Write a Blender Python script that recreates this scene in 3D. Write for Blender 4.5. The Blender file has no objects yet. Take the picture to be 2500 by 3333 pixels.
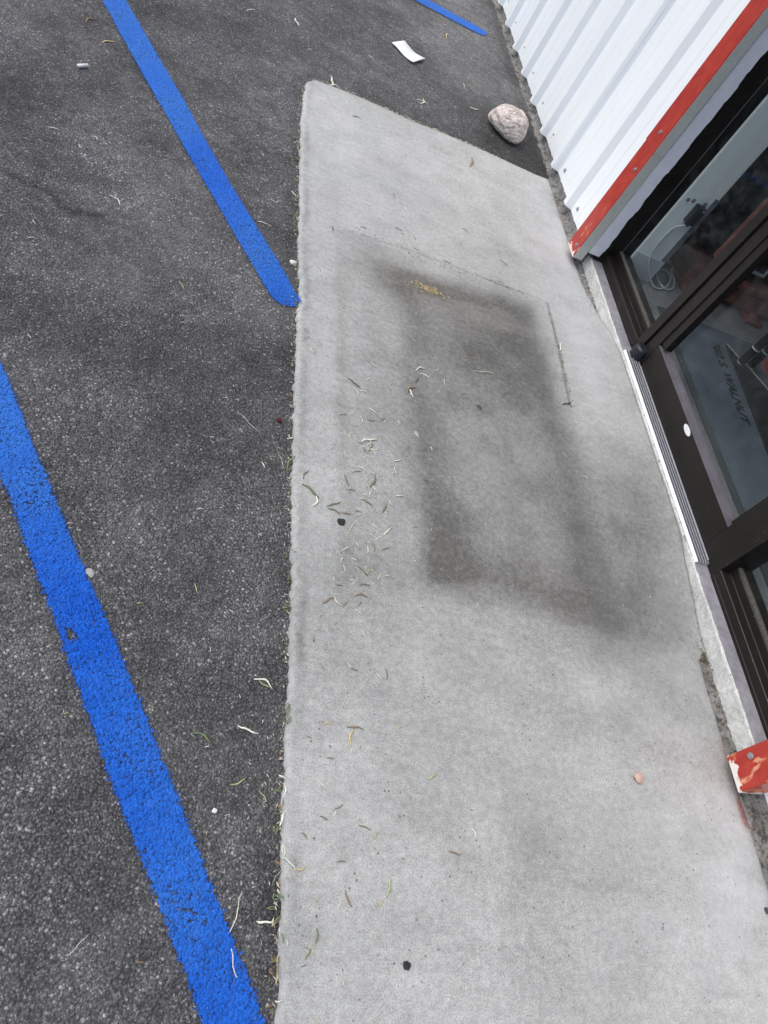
import bpy, bmesh, math, random
import numpy as np
from mathutils import Matrix, Vector, noise as mnoise
random.seed(7); rng = np.random.default_rng(7)
S = bpy.context.scene; COL = S.collection
R = math.radians

# ------------------------------------------------------------------ camera
# metres: X runs from the parking lot into the shop, Y along the shop front, Z up
cam_d = bpy.data.cameras.new('camera'); cam = bpy.data.objects.new('camera', cam_d); COL.objects.link(cam)
cam_d.sensor_width = 36.0; cam_d.lens = 26.44; cam_d.clip_start = 0.05; cam_d.clip_end = 2000
m = Matrix(((0.9021, -0.2130, -0.3753), (-0.0487, 0.8138, -0.5790), (0.4287, 0.5406, 0.7238)))
cam.matrix_world = Matrix.Translation((0, 0, 1.42)) @ m.to_4x4()
S.camera = cam

# ------------------------------------------------------------------ sky, sun, exposure
SUN_DIR = Vector((-0.52, 0.14, 0.84)).normalized()      # towards the sun
w = bpy.data.worlds.new('World'); S.world = w; w.use_nodes = True
wn = w.node_tree.nodes; wl = w.node_tree.links
sky = wn.new('ShaderNodeTexSky'); sky.sky_type = 'NISHITA'; sky.sun_disc = False
sky.sun_elevation = math.asin(SUN_DIR.z); sky.sun_rotation = math.atan2(SUN_DIR.x, SUN_DIR.y)
sky.air_density = 1.0; sky.dust_density = 3.0
wn['Background'].inputs['Strength'].default_value = 0.14
wl.new(sky.outputs['Color'], wn['Background'].inputs['Color'])
sd = bpy.data.lights.new('sun', 'SUN'); so = bpy.data.objects.new('sun', sd); COL.objects.link(so)
sd.energy = 0.9; sd.angle = R(75); sd.color = (1.0, 0.95, 0.86)
so.rotation_euler = SUN_DIR.to_track_quat('Z', 'Y').to_euler()
S.view_settings.view_transform = 'Standard'; S.view_settings.look = 'None'
S.view_settings.exposure = 0.60; S.view_settings.gamma = 1.0; S.view_settings.use_curve_mapping = False

S.cycles.max_bounces = 6; S.cycles.diffuse_bounces = 4; S.cycles.glossy_bounces = 3; S.cycles.transparent_max_bounces = 10

# ------------------------------------------------------------------ helpers
def tag(o, label=None, cat=None, group=None, kind=None):
    if label: o['label'] = label
    if cat: o['category'] = cat
    if group: o['group'] = group
    if kind: o['kind'] = kind
    return o

def link(name, me, mat=None, parent=None, smooth=False):
    o = bpy.data.objects.new(name, me); COL.objects.link(o)
    if mat is not None:
        for mm in (mat if isinstance(mat, (list, tuple)) else [mat]): me.materials.append(mm)
    if smooth: me.polygons.foreach_set('use_smooth', [True] * len(me.polygons))
    if parent: o.parent = parent
    return o

def empty(name, loc=(0, 0, 0), parent=None):
    o = bpy.data.objects.new(name, None); COL.objects.link(o); o.location = loc; o.empty_display_size = 0.1
    if parent: o.parent = parent
    return o

def pyd(name, v, f, mat=None, parent=None, smooth=False):
    me = bpy.data.meshes.new(name); me.from_pydata([tuple(map(float, p)) for p in v], [], f); me.update()
    return link(name, me, mat, parent, smooth)

def bm_obj(name, bm, mat=None, parent=None, smooth=False):
    bmesh.ops.recalc_face_normals(bm, faces=bm.faces)
    me = bpy.data.meshes.new(name); bm.to_mesh(me); bm.free()
    return link(name, me, mat, parent, smooth)

def add_box(bm, x0, x1, y0, y1, z0, z1, bev=0.0):
    r = bmesh.ops.create_cube(bm, size=1.0)
    for v in r['verts']:
        v.co = Vector(((x0 + x1) / 2 + v.co.x * (x1 - x0), (y0 + y1) / 2 + v.co.y * (y1 - y0), (z0 + z1) / 2 + v.co.z * (z1 - z0)))
    if bev > 0:
        es = list({e for v in r['verts'] for e in v.link_edges})
        bmesh.ops.bevel(bm, geom=es, offset=bev, segments=2, affect='EDGES', profile=0.6)

def box(name, x0, x1, y0, y1, z0, z1, mat, parent=None, bev=0.0015):
    bm = bmesh.new(); add_box(bm, x0, x1, y0, y1, z0, z1, bev)
    return bm_obj(name, bm, mat, parent)

def extrude_y(name, prof, ys, mat, parent=None, smooth=False, jit=0.0):
    """closed profile [(x, z)] swept along Y over the stations ys"""
    n = len(prof); v = []; f = []
    for y in ys:
        for k, (x, z) in enumerate(prof):
            d = jit * mnoise.noise(Vector((k * 3.1, y * 23.0, 1.7))) if jit else 0
            v.append((x + d, y, z + d * 0.5))
    for i in range(len(ys) - 1):
        for k in range(n):
            k2 = (k + 1) % n
            f.append((i * n + k, i * n + k2, (i + 1) * n + k2, (i + 1) * n + k))
    f.append(tuple(range(n - 1, -1, -1))); f.append(tuple(range((len(ys) - 1) * n, len(ys) * n)))
    o = pyd(name, v, f, mat, parent, smooth)
    bm = bmesh.new(); bm.from_mesh(o.data); bmesh.ops.recalc_face_normals(bm, faces=bm.faces); bm.to_mesh(o.data); bm.free()
    return o

def tube(bm, pts, r, seg=8):
    pts = [Vector(p) for p in pts]; rings = []
    for i, p in enumerate(pts):
        t = (pts[min(i + 1, len(pts) - 1)] - pts[max(i - 1, 0)]).normalized()
        a = t.cross(Vector((0.13, 0.21, 1.0))).normalized(); b = t.cross(a)
        rr = r[i] if isinstance(r, (list, tuple)) else r
        rings.append([bm.verts.new(p + (a * math.cos(q) + b * math.sin(q)) * rr) for q in [2 * math.pi * k / seg for k in range(seg)]])
    for r0, r1 in zip(rings, rings[1:]):
        for k in range(seg): bm.faces.new((r0[k], r0[(k + 1) % seg], r1[(k + 1) % seg], r1[k]))
    bm.faces.new(rings[0][::-1]); bm.faces.new(rings[-1])

def spline(pts, n=8):
    P = [np.array(p, float) for p in pts]; out = []
    P = [2 * P[0] - P[1]] + P + [2 * P[-1] - P[-2]]
    for i in range(1, len(P) - 2):
        for t in np.linspace(0, 1, n, endpoint=False):
            a, b, c, d = P[i - 1], P[i], P[i + 1], P[i + 2]
            out.append(0.5 * (2 * b + (c - a) * t + (2 * a - 5 * b + 4 * c - d) * t * t + (3 * b - a - 3 * c + d) * t ** 3))
    out.append(P[-2]); return out

_TAB = {}
def vnoise(x, y, s, seed=0):
    """smooth value noise on numpy arrays, -1..1"""
    tab = _TAB.setdefault(seed, None)
    if tab is None: tab = _TAB[seed] = np.random.default_rng(seed).uniform(-1, 1, (256, 256))
    u = x * s + 1000.0; v = y * s + 1000.0
    i = np.floor(u).astype(int); j = np.floor(v).astype(int); a = u - i; b = v - j
    a = a * a * (3 - 2 * a); b = b * b * (3 - 2 * b)
    g = lambda p, q: tab[p % 256, q % 256]
    return (g(i, j) * (1 - a) + g(i + 1, j) * a) * (1 - b) + (g(i, j + 1) * (1 - a) + g(i + 1, j + 1) * a) * b

def fbm(x, y, s, seed=0, oct=4):
    t = 0; a = 0.5
    for k in range(oct): t = t + a * vnoise(x, y, s * 2 ** k, seed + k); a *= 0.5
    return t

def sstep(a, b, x):
    t = np.clip((x - a) / (b - a), 0, 1); return t * t * (3 - 2 * t)

# ------------------------------------------------------------------ materials
class NT:
    """small wrapper for building node trees"""
    def __init__(s, name):
        s.m = bpy.data.materials.new(name); s.m.use_nodes = True; s.t = s.m.node_tree
        s.b = s.t.nodes['Principled BSDF']; s.out = s.t.nodes['Material Output']
        s.tc = s.n('ShaderNodeTexCoord').outputs['Object']
        s.geo = s.n('ShaderNodeNewGeometry').outputs['Position']
    def n(s, typ, **kw):
        o = s.t.nodes.new(typ)
        for k, v in kw.items():
            if hasattr(o, k): setattr(o, k, v)
            else: o.inputs[k].default_value = v
        return o
    def l(s, a, b): s.t.links.new(a, b)
    def val(s, sock, v):
        if isinstance(v, (int, float)): sock.default_value = (v, v, v, 1.0) if sock.type == 'RGBA' else v
        elif isinstance(v, tuple): sock.default_value = v + (1.0,) if len(v) == 3 and sock.type == 'RGBA' else v
        else: s.l(v, sock)
    def noise(s, scale, detail=4, rough=0.55, vec=None, dist=0.0):
        o = s.n('ShaderNodeTexNoise'); o.inputs['Scale'].default_value = scale; o.inputs['Detail'].default_value = detail
        o.inputs['Roughness'].default_value = rough; o.inputs['Distortion'].default_value = dist
        s.l(vec if vec is not None else s.geo, o.inputs['Vector']); return o.outputs['Fac']
    def vor(s, scale, out='Distance', feature='F1', vec=None, rand=1.0):
        o = s.n('ShaderNodeTexVoronoi', feature=feature); o.inputs['Scale'].default_value = scale; o.inputs['Randomness'].default_value = rand
        s.l(vec if vec is not None else s.geo, o.inputs['Vector']); return o.outputs[out]
    def ramp(s, fac, stops, interp='LINEAR'):
        o = s.n('ShaderNodeValToRGB'); o.color_ramp.interpolation = interp; e = o.color_ramp.elements
        while len(e) < len(stops): e.new(0.5)
        for k, (p, c) in enumerate(stops):
            e[k].position = p; e[k].color = (c, c, c, 1) if isinstance(c, (int, float)) else tuple(c) + (1,)
        s.l(fac, o.inputs['Fac']); return o.outputs['Color']
    def mix(s, fac, a, b, mode='MIX'):
        o = s.n('ShaderNodeMix', data_type='RGBA', blend_type=mode); o.clamp_factor = True
        s.val(o.inputs[0], fac); s.val(o.inputs[6], a); s.val(o.inputs[7], b); return o.outputs[2]
    def math(s, op, a, b=0.5, c=0.5):
        o = s.n('ShaderNodeMath', operation=op); s.val(o.inputs[0], a); s.val(o.inputs[1], b); s.val(o.inputs[2], c); return o.outputs[0]
    def attr(s, name):
        o = s.n('ShaderNodeAttribute'); o.attribute_name = name; return o.outputs['Fac']
    def mapv(s, scale, rot=(0, 0, 0), vec=None):
        o = s.n('ShaderNodeMapping'); o.inputs['Scale'].default_value = scale; o.inputs['Rotation'].default_value = rot
        s.l(vec if vec is not None else s.geo, o.inputs['Vector']); return o.outputs['Vector']
    def bump(s, h, dist=0.002, strength=1.0, nrm=None):
        o = s.n('ShaderNodeBump'); o.inputs['Distance'].default_value = dist; o.inputs['Strength'].default_value = strength
        s.l(h, o.inputs['Height'])
        if nrm is not None: s.l(nrm, o.inputs['Normal'])
        return o.outputs['Normal']
    def set(s, **kw):
        names = dict(color='Base Color', rough='Roughness', metal='Metallic', spec='Specular IOR Level', normal='Normal', alpha='Alpha', coat='Coat Weight', sheen='Sheen Weight')
        for k, v in kw.items(): s.val(s.b.inputs[names[k]], v)
        return s.m

def simple(name, col, rough=0.5, metal=0.0, var=0.12, scale=60, bump=0.0, spec=0.5):
    t = NT(name); n = t.noise(scale, 5, 0.6)
    c = t.mix(t.ramp(n, [(0.3, 0.0), (0.7, 1.0)]), tuple(k * (1 - var) for k in col), tuple(min(1, k * (1 + var)) for k in col))
    t.set(color=c, rough=rough, metal=metal, spec=spec)
    if bump: t.set(normal=t.bump(n, bump))
    return t.m

def m_asphalt():
    t = NT('asphalt')
    v1 = t.n('ShaderNodeTexVoronoi'); v1.inputs['Scale'].default_value = 200; t.l(t.geo, v1.inputs['Vector'])
    v2 = t.n('ShaderNodeTexVoronoi'); v2.inputs['Scale'].default_value = 420; t.l(t.geo, v2.inputs['Vector'])
    d1, c1, d2, c2 = v1.outputs['Distance'], v1.outputs['Color'], v2.outputs['Distance'], v2.outputs['Color']
    sx = t.n('ShaderNodeSeparateColor'); t.l(c1, sx.inputs[0]); sy = t.n('ShaderNodeSeparateColor'); t.l(c2, sy.inputs[0])
    n_big = t.noise(3.0, 3, 0.65); n_mid = t.noise(26, 3, 0.65); n_f = t.noise(300, 2, 0.7)
    stone = t.ramp(sx.outputs[0], [(0.0, (0.036, 0.036, 0.038)), (0.5, (0.078, 0.078, 0.081)), (0.82, (0.115, 0.114, 0.113)), (0.955, (0.165, 0.162, 0.158)), (0.995, (0.50, 0.49, 0.475))])
    fine = t.ramp(sy.outputs[1], [(0.0, (0.022, 0.022, 0.024)), (0.55, (0.074, 0.074, 0.076)), (0.90, (0.120, 0.118, 0.115)), (0.99, (0.36, 0.35, 0.34))])
    col = t.mix(1.0, t.mix(0.55, stone, fine), (1.34, 1.34, 1.335), 'MULTIPLY')
    col = t.mix(1.0, col, t.ramp(d1, [(0.25, 1.15), (0.75, 0.48)]), 'MULTIPLY')
    col = t.mix(1.0, col, t.ramp(n_mid, [(0.25, 0.70), (0.75, 1.32)]), 'MULTIPLY')
    col = t.mix(1.0, col, t.ramp(n_big, [(0.30, 0.66), (0.70, 1.42)]), 'MULTIPLY')
    dust = t.attr('dust')
    dn = t.math('MULTIPLY', dust, t.ramp(n_mid, [(0.2, 0.45), (0.8, 1.0)]))
    col = t.mix(dn, col, t.mix(0.55, (0.185, 0.182, 0.172), t.mix(1.0, col, (2.2, 2.2, 2.15), 'MULTIPLY')))
    col = t.mix(t.attr('dark'), col, t.mix(1.0, col, (0.40, 0.39, 0.38), 'MULTIPLY'))
    h = t.math('ADD', t.math('MULTIPLY', t.ramp(d1, [(0.1, 1.0), (0.8, 0.0)]), t.math('ADD', sx.outputs[1], 0.35)),
               t.math('ADD', t.math('MULTIPLY', n_f, 0.7), t.math('MULTIPLY', t.ramp(d2, [(0.1, 1.0), (0.8, 0.0)]), 0.4)))
    t.set(color=col, rough=t.ramp(sx.outputs[2], [(0.0, 0.62), (0.5, 0.92)]), spec=0.4, normal=t.bump(h, 0.0040, 1.0))
    return t.m

def m_paint():
    t = NT('blue_road_paint')
    e = t.attr('edge'); wear = t.attr('wear')            # edge: 1 inside the line, 0 at its rim
    v1 = t.n('ShaderNodeTexVoronoi'); v1.inputs['Scale'].default_value = 175; t.l(t.geo, v1.inputs['Vector']); d1 = v1.outputs['Distance']
    sx = t.n('ShaderNodeSeparateColor'); t.l(v1.outputs['Color'], sx.inputs[0])
    n1 = t.noise(300, 3, 0.75); n2 = t.noise(34, 4, 0.65); n3 = t.noise(7, 3, 0.65)
    col = t.mix(t.ramp(n2, [(0.3, 0.0), (0.7, 1.0)]), (0.002, 0.092, 0.58), (0.008, 0.155, 0.82))
    col = t.mix(t.math('MULTIPLY', wear, t.ramp(n3, [(0.3, 0.5), (0.7, 1.0)])), col, (0.045, 0.225, 0.76))      # sun-bleached, dusty stretches
    col = t.mix(1.0, col, t.ramp(t.noise(120, 3, 0.75), [(0.30, 0.66), (0.70, 1.22)]), 'MULTIPLY')
    col = t.mix(t.ramp(t.noise(70, 4, 0.75), [(0.56, 0.0), (0.72, 0.28)]), col, (0.16, 0.20, 0.30))               # tyre dust
    h = t.math('ADD', t.math('MULTIPLY', t.ramp(d1, [(0.1, 1.0), (0.8, 0.0)]), t.math('ADD', sx.outputs[1], 0.35)), t.math('ADD', t.math('MULTIPLY', n1, 1.1), t.math('MULTIPLY', n2, 0.5)))
    t.set(color=col, rough=0.6, spec=0.22, normal=t.bump(h, 0.0050, 1.0))
    # paint misses the deep gaps between stones, wears through in patches and frays at the rim
    low = t.math('ADD', t.math('MULTIPLY', t.ramp(d1, [(0.35, 0.0), (0.8, 1.0)]), 0.26), t.math('MULTIPLY', n1, 0.74))
    low = t.math('ADD', low, t.math('MULTIPLY', t.math('SUBTRACT', n3, 0.5), 0.40))
    hole = t.ramp(low, [(0.61, 0.0), (0.65, 0.9)])
    rim = t.math('ADD', e, t.math('ADD', t.math('MULTIPLY', t.math('SUBTRACT', n1, 0.5), 1.9), t.math('MULTIPLY', t.math('SUBTRACT', t.ramp(d1, [(0.1, 1.0), (0.8, 0.0)]), 0.5), 0.5)))
    rim = t.math('ADD', rim, t.math('MULTIPLY', t.math('SUBTRACT', t.noise(75, 3, 0.7), 0.5), 1.5))
    keep = t.ramp(rim, [(0.18, 0.0), (0.48, 1.0)])
    a = t.math('MULTIPLY', keep, t.math('SUBTRACT', 1.0, hole))
    tr = t.n('ShaderNodeBsdfTransparent'); mx = t.n('ShaderNodeMixShader')
    t.l(a, mx.inputs[0]); t.l(tr.outputs[0], mx.inputs[1]); t.l(t.b.outputs[0], mx.inputs[2]); t.l(mx.outputs[0], t.out.inputs[0])
    return t.m

def m_concrete():
    t = NT('slab_concrete')
    n1 = t.noise(1.8, 3, 0.6); n2 = t.noise(9, 4, 0.68); n3 = t.noise(60, 4, 0.74); n4 = t.noise(300, 3, 0.8)
    trow = t.noise(14, 4, 0.6, vec=t.mapv((0.35, 3.0, 1), (0, 0, 0.12)))         # faint trowel sweeps across the slab
    col = t.mix(t.ramp(n1, [(0.3, 0.0), (0.7, 1.0)]), (0.345, 0.352, 0.332), (0.440, 0.442, 0.424))
    col = t.mix(1.0, col, t.ramp(n2, [(0.25, 0.85), (0.75, 1.13)]), 'MULTIPLY')
    col = t.mix(1.0, col, t.ramp(trow, [(0.25, 0.93), (0.75, 1.07)]), 'MULTIPLY')
    col = t.mix(1.0, col, t.ramp(n3, [(0.25, 0.76), (0.75, 1.22)]), 'MULTIPLY')
    col = t.mix(1.0, col, t.ramp(n4, [(0.28, 0.62), (0.72, 1.36)]), 'MULTIPLY')
    st = t.attr('stain'); st2 = t.math('MULTIPLY', st, t.math('ADD', t.math('ADD', t.ramp(n3, [(0.3, 1.12), (0.7, 0.86)]), t.math('MULTIPLY', t.math('SUBTRACT', n4, 0.5), -0.7)), t.math('MULTIPLY', t.math('SUBTRACT', trow, 0.5), 0.35)))
    grime = t.mix(t.attr('warm'), (0.265, 0.270, 0.272), (0.32, 0.295, 0.26))
    col = t.mix(st2, col, t.mix(1.0, col, grime, 'MULTIPLY'))
    pale = t.attr('pale'); col = t.mix(t.math('MULTIPLY', pale, t.ramp(n2, [(0.3, 0.55), (0.7, 1.0)])), col, (0.52, 0.535, 0.545))
    rs = t.math('MULTIPLY', t.attr('red'), t.ramp(t.noise(120, 4, 0.7), [(0.34, 0.45), (0.62, 1.0)])); col = t.mix(rs, col, (0.20, 0.035, 0.03))
    # tiny pits and dark specks
    sp = t.vor(58, 'Distance'); spn = t.noise(13, 2); spk = t.math('MULTIPLY', t.ramp(sp, [(0.085, 1.0), (0.15, 0.0)]), t.ramp(spn, [(0.50, 0.0), (0.60, 1.0)]))
    col = t.mix(t.math('MULTIPLY', spk, 0.75), col, (0.05, 0.05, 0.05))
    sp2 = t.vor(130, 'Distance'); spk2 = t.math('MULTIPLY', t.ramp(sp2, [(0.10, 1.0), (0.19, 0.0)]), t.ramp(t.noise(5, 3), [(0.46, 0.0), (0.66, 0.8)]))
    col = t.mix(spk2, col, (0.10, 0.10, 0.098))
    h = t.math('ADD', t.math('MULTIPLY', n4, 0.5), t.math('ADD', t.math('MULTIPLY', n3, 0.8), t.math('MULTIPLY', trow, 0.6)))
    h = t.math('SUBTRACT', h, t.math('MULTIPLY', spk, 0.8))
    h = t.math('ADD', h, t.math('MULTIPLY', t.math('MULTIPLY', pale, t.noise(38, 3, 0.6)), 3.2))
    h = t.math('ADD', h, t.math('MULTIPLY', t.math('MULTIPLY', t.attr('rim'), t.noise(190, 5, 0.75)), 4.0))
    t.set(color=col, rough=t.ramp(st, [(0.0, 0.82), (1.0, 0.68)]), spec=0.4, normal=t.bump(h, 0.0011, 1.0))
    return t.m

def m_rough(name, lo, hi, spots, scale=40, bump=0.004, mossy=0.0):
    t = NT(name); n1 = t.noise(scale * 0.25, 5, 0.65); n2 = t.noise(scale * 2, 5, 0.7); n3 = t.noise(scale * 9, 3, 0.7)
    col = t.mix(t.ramp(n1, [(0.32, 0.0), (0.68, 1.0)]), lo, hi)
    col = t.mix(1.0, col, t.ramp(n2, [(0.25, 0.72), (0.75, 1.2)]), 'MULTIPLY')
    v = t.vor(scale * 1.6, 'Distance'); k = t.math('MULTIPLY', t.ramp(v, [(0.10, 1.0), (0.20, 0.0)]), t.ramp(t.noise(scale * 0.6, 2), [(0.5, 0.0), (0.6, 1.0)]))
    col = t.mix(t.math('MULTIPLY', k, 0.8), col, spots)
    if mossy: col = t.mix(t.math('MULTIPLY', t.ramp(t.noise(scale * 0.7, 4, 0.7), [(0.5, 0.0), (0.62, 1.0)]), mossy), col, (0.050, 0.046, 0.032))
    h = t.math('ADD', n2, t.math('SUBTRACT', t.math('MULTIPLY', n3, 0.5), t.math('MULTIPLY', k, 0.6)))
    t.set(color=col, rough=0.9, spec=0.3, normal=t.bump(h, bump, 1.0)); return t.m

def m_white_metal():
    t = NT('white_cladding_paint'); n = t.noise(5, 4, 0.6, vec=t.mapv((1, 1, 0.25))); n2 = t.noise(60, 4, 0.65)
    col = t.mix(t.ramp(n, [(0.3, 0.0), (0.7, 1.0)]), (0.82, 0.86, 0.875), (0.87, 0.905, 0.92))
    sep = t.n('ShaderNodeSeparateXYZ'); t.l(t.geo, sep.inputs[0])
    low = t.ramp(sep.outputs['Z'], [(0.025, 1.0), (0.16, 0.0)])                   # splash dirt along the foot
    d = t.math('MULTIPLY', low, t.ramp(t.noise(38, 5, 0.72), [(0.52, 0.0), (0.8, 0.28)])); col = t.mix(d, col, (0.42, 0.40, 0.34))
    fl = t.math('MULTIPLY', t.ramp(t.vor(26, 'Distance'), [(0.03, 1.0), (0.06, 0.0)]), t.ramp(t.noise(7, 2), [(0.58, 0.0), (0.66, 0.8)])); col = t.mix(fl, col, (0.25, 0.25, 0.24))
    t.set(color=col, rough=t.ramp(n2, [(0.3, 0.32), (0.7, 0.48)]), spec=0.5, normal=t.bump(n, 0.0015, 0.6)); return t.m

def m_red(zlo, zhi, chipz, amt, soft=0.03, fs=52):
    """red paint on bent metal, flaked to pale primer towards the foot; wide soft imitates light dapples"""
    t = NT('chipped_red_paint'); n1 = t.noise(26, 4, 0.6, vec=t.mapv((1, 1, 0.7))); n2 = t.noise(150, 4, 0.65)
    col = t.mix(t.ramp(n1, [(0.3, 0.0), (0.7, 1.0)]), (0.35, 0.026, 0.018), (0.47, 0.052, 0.034))
    col = t.mix(1.0, col, t.ramp(n2, [(0.25, 0.88), (0.75, 1.12)]), 'MULTIPLY')
    sep = t.n('ShaderNodeSeparateXYZ'); t.l(t.geo, sep.inputs[0])
    zz = sep.outputs['Z']
    flake = t.noise(fs, 3, 0.55, vec=t.mapv((1, 1.0, 0.42)), dist=0.5)
    lowm = t.ramp(t.math('DIVIDE', zz, chipz), [(0.0, 1.0), (0.45, 0.75), (1.0, 0.0)])
    k = t.math('ADD', flake, t.math('MULTIPLY', t.math('SUBTRACT', lowm, 1.0), 0.30))
    chip = t.ramp(k, [(amt, 0.0), (amt + soft, 1.0)])
    col = t.mix(chip, col, (0.72, 0.30, 0.18))
    bot = t.math('SUBTRACT', t.math('SUBTRACT', zz, zlo), t.math('MULTIPLY', t.math('SUBTRACT', t.noise(34, 3, 0.6), 0.36), 0.10))
    edge = t.ramp(t.math('ADD', t.math('MULTIPLY', bot, 60.0), 0.5), [(0.3, 1.0), (0.6, 0.0)])
    col = t.mix(edge, col, (0.80, 0.74, 0.66))
    # faint rub marks higher up
    rub = t.ramp(t.noise(40, 3, 0.6, vec=t.mapv((1, 2.2, 0.55))), [(0.66, 0.0), (0.72, 0.55)]); col = t.mix(rub, col, (0.55, 0.10, 0.07))
    h = t.math('SUBTRACT', t.math('ADD', t.math('MULTIPLY', n1, 0.9), t.math('MULTIPLY', n2, 0.12)), t.math('MULTIPLY', chip, 0.25))
    t.set(color=col, rough=t.mix(chip, 0.32, 0.75), spec=0.5, normal=t.bump(h, 0.002, 0.9)); return t.m

def m_bronze(name='bronze_aluminium', col=(0.0150, 0.0122, 0.0108), chips=0.0):
    t = NT(name); n = t.noise(9, 4, 0.6); n2 = t.noise(300, 3, 0.6)
    c = t.mix(t.ramp(n, [(0.3, 0.0), (0.7, 1.0)]), tuple(k * 0.85 for k in col), tuple(k * 1.3 for k in col))
    fl = t.math('MULTIPLY', t.ramp(t.vor(70, 'Distance'), [(0.05, 1.0), (0.10, 0.0)]), t.ramp(t.noise(18, 2), [(0.60 - chips, 0.0), (0.68 - chips, 0.9)]))
    c = t.mix(fl, c, (0.30, 0.30, 0.30))
    t.set(color=c, rough=t.ramp(n2, [(0.3, 0.34), (0.7, 0.46)]), metal=0.1, spec=0.35); return t.m

def m_glass():
    t = NT('window_glass'); t.t.nodes.remove(t.b)
    tr = t.n('ShaderNodeBsdfTransparent'); tr.inputs[0].default_value = (0.93, 0.955, 0.96, 1)
    gl = t.n('ShaderNodeBsdfGlossy'); gl.inputs['Roughness'].default_value = 0.012; gl.inputs['Color'].default_value = (0.9, 0.95, 1, 1)
    fr = t.n('ShaderNodeFresnel'); gg = t.n('ShaderNodeNewGeometry'); t.l(t.math('SUBTRACT', 1.52, t.math('MULTIPLY', gg.outputs['Backfacing'], 1.52 - 1 / 1.52)), fr.inputs['IOR'])
    df = t.n('ShaderNodeBsdfDiffuse'); df.inputs['Color'].default_value = (0.5, 0.52, 0.5, 1)
    dirt = t.math('MULTIPLY', t.ramp(t.noise(24, 5, 0.7), [(0.45, 0.0), (0.8, 1.0)]), 0.035)
    mx = t.n('ShaderNodeMixShader'); t.l(t.math('MULTIPLY', fr.outputs[0], 0.24), mx.inputs[0]); t.l(tr.outputs[0], mx.inputs[1]); t.l(gl.outputs[0], mx.inputs[2])
    m2 = t.n('ShaderNodeMixShader'); t.l(dirt, m2.inputs[0]); t.l(mx.outputs[0], m2.inputs[1]); t.l(df.outputs[0], m2.inputs[2])
    t.l(m2.outputs[0], t.out.inputs[0]); return t.m

def m_rock():
    t = NT('pinkish_granite'); n1 = t.noise(22, 6, 0.7, vec=t.tc); n2 = t.noise(120, 5, 0.7, vec=t.tc); v = t.vor(150, 'Color', vec=t.tc)
    sv = t.n('ShaderNodeSeparateColor'); t.l(v, sv.inputs[0])
    col = t.mix(t.ramp(n1, [(0.35, 0.0), (0.65, 1.0)]), (0.56, 0.48, 0.435), (0.75, 0.67, 0.62))
    col = t.mix(1.0, col, t.ramp(sv.outputs[0], [(0.0, 0.74), (0.25, 0.94), (0.8, 1.06), (1.0, 1.2)]), 'MULTIPLY')
    vein = t.ramp(t.noise(16, 5, 0.75, vec=t.mapv((0.6, 1.6, 2.4), (0.4, 0.2, 0.6), t.tc)), [(0.40, 1.0), (0.47, 0.0)])
    col = t.mix(t.math('MULTIPLY', vein, 0.4), col, (0.30, 0.26, 0.24))
    h = t.math('SUBTRACT', t.math('ADD', n1, t.math('MULTIPLY', n2, 0.5)), t.math('MULTIPLY', vein, 0.5))
    t.set(color=col, rough=0.85, spec=0.35, normal=t.bump(h, 0.008, 1.0)); return t.m

M = dict(asphalt=m_asphalt(), paint=m_paint(), concrete=m_concrete(), white=m_white_metal(), bronze=m_bronze(), bronze_chip=m_bronze('scuffed_bronze_aluminium', chips=0.10),
         glass=m_glass(), rock=m_rock(),
         found=m_rough('bare_foundation_concrete', (0.50, 0.51, 0.48), (0.70, 0.71, 0.68), (0.22, 0.21, 0.19), 40, 0.003),
         mortar=m_rough('dirty_mortar', (0.22, 0.218, 0.21), (0.38, 0.375, 0.36), (0.06, 0.055, 0.05), 60, 0.006, 0.75),
         ledge=m_rough('grey_painted_ledge', (0.245, 0.240, 0.265), (0.31, 0.305, 0.335), (0.16, 0.16, 0.17), 16, 0.0008),
         red_a=m_red(0.028, 1.2, 0.42, 0.545), red_b=m_red(0.022, 1.2, 0.45, 0.52, 0.10, 40),  # red_b: pale wear softened and enlarged to imitate light dapples
         olive=simple('grey_green_trim_paint', (0.58, 0.59, 0.53), 0.5, var=0.06),
         jamb=simple('lilac_white_jamb_paint', (0.80, 0.81, 0.87), 0.45, var=0.05, scale=30),
         alu=simple('brushed_aluminium', (0.68, 0.70, 0.73), 0.42, 0.35, var=0.08, scale=120),
         black=simple('black_rubber', (0.012, 0.012, 0.014), 0.6, var=0.2),
         pivot=simple('blue_black_plastic_cap', (0.014, 0.016, 0.024), 0.4, var=0.15),
         zinc=simple('zinc_screw', (0.42, 0.43, 0.44), 0.4, 0.7, var=0.15, scale=300),
         sticker=simple('white_sticker', (0.78, 0.79, 0.79), 0.5, var=0.03))

# ================================================================== ground
def az(x, y):
    """asphalt height"""
    return -0.013 + 0.0035 * fbm(x, y, 2.3, 11, 3) - 0.03 * sstep(0.60, 0.80, x) * sstep(3.31, 3.22, y)

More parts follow.
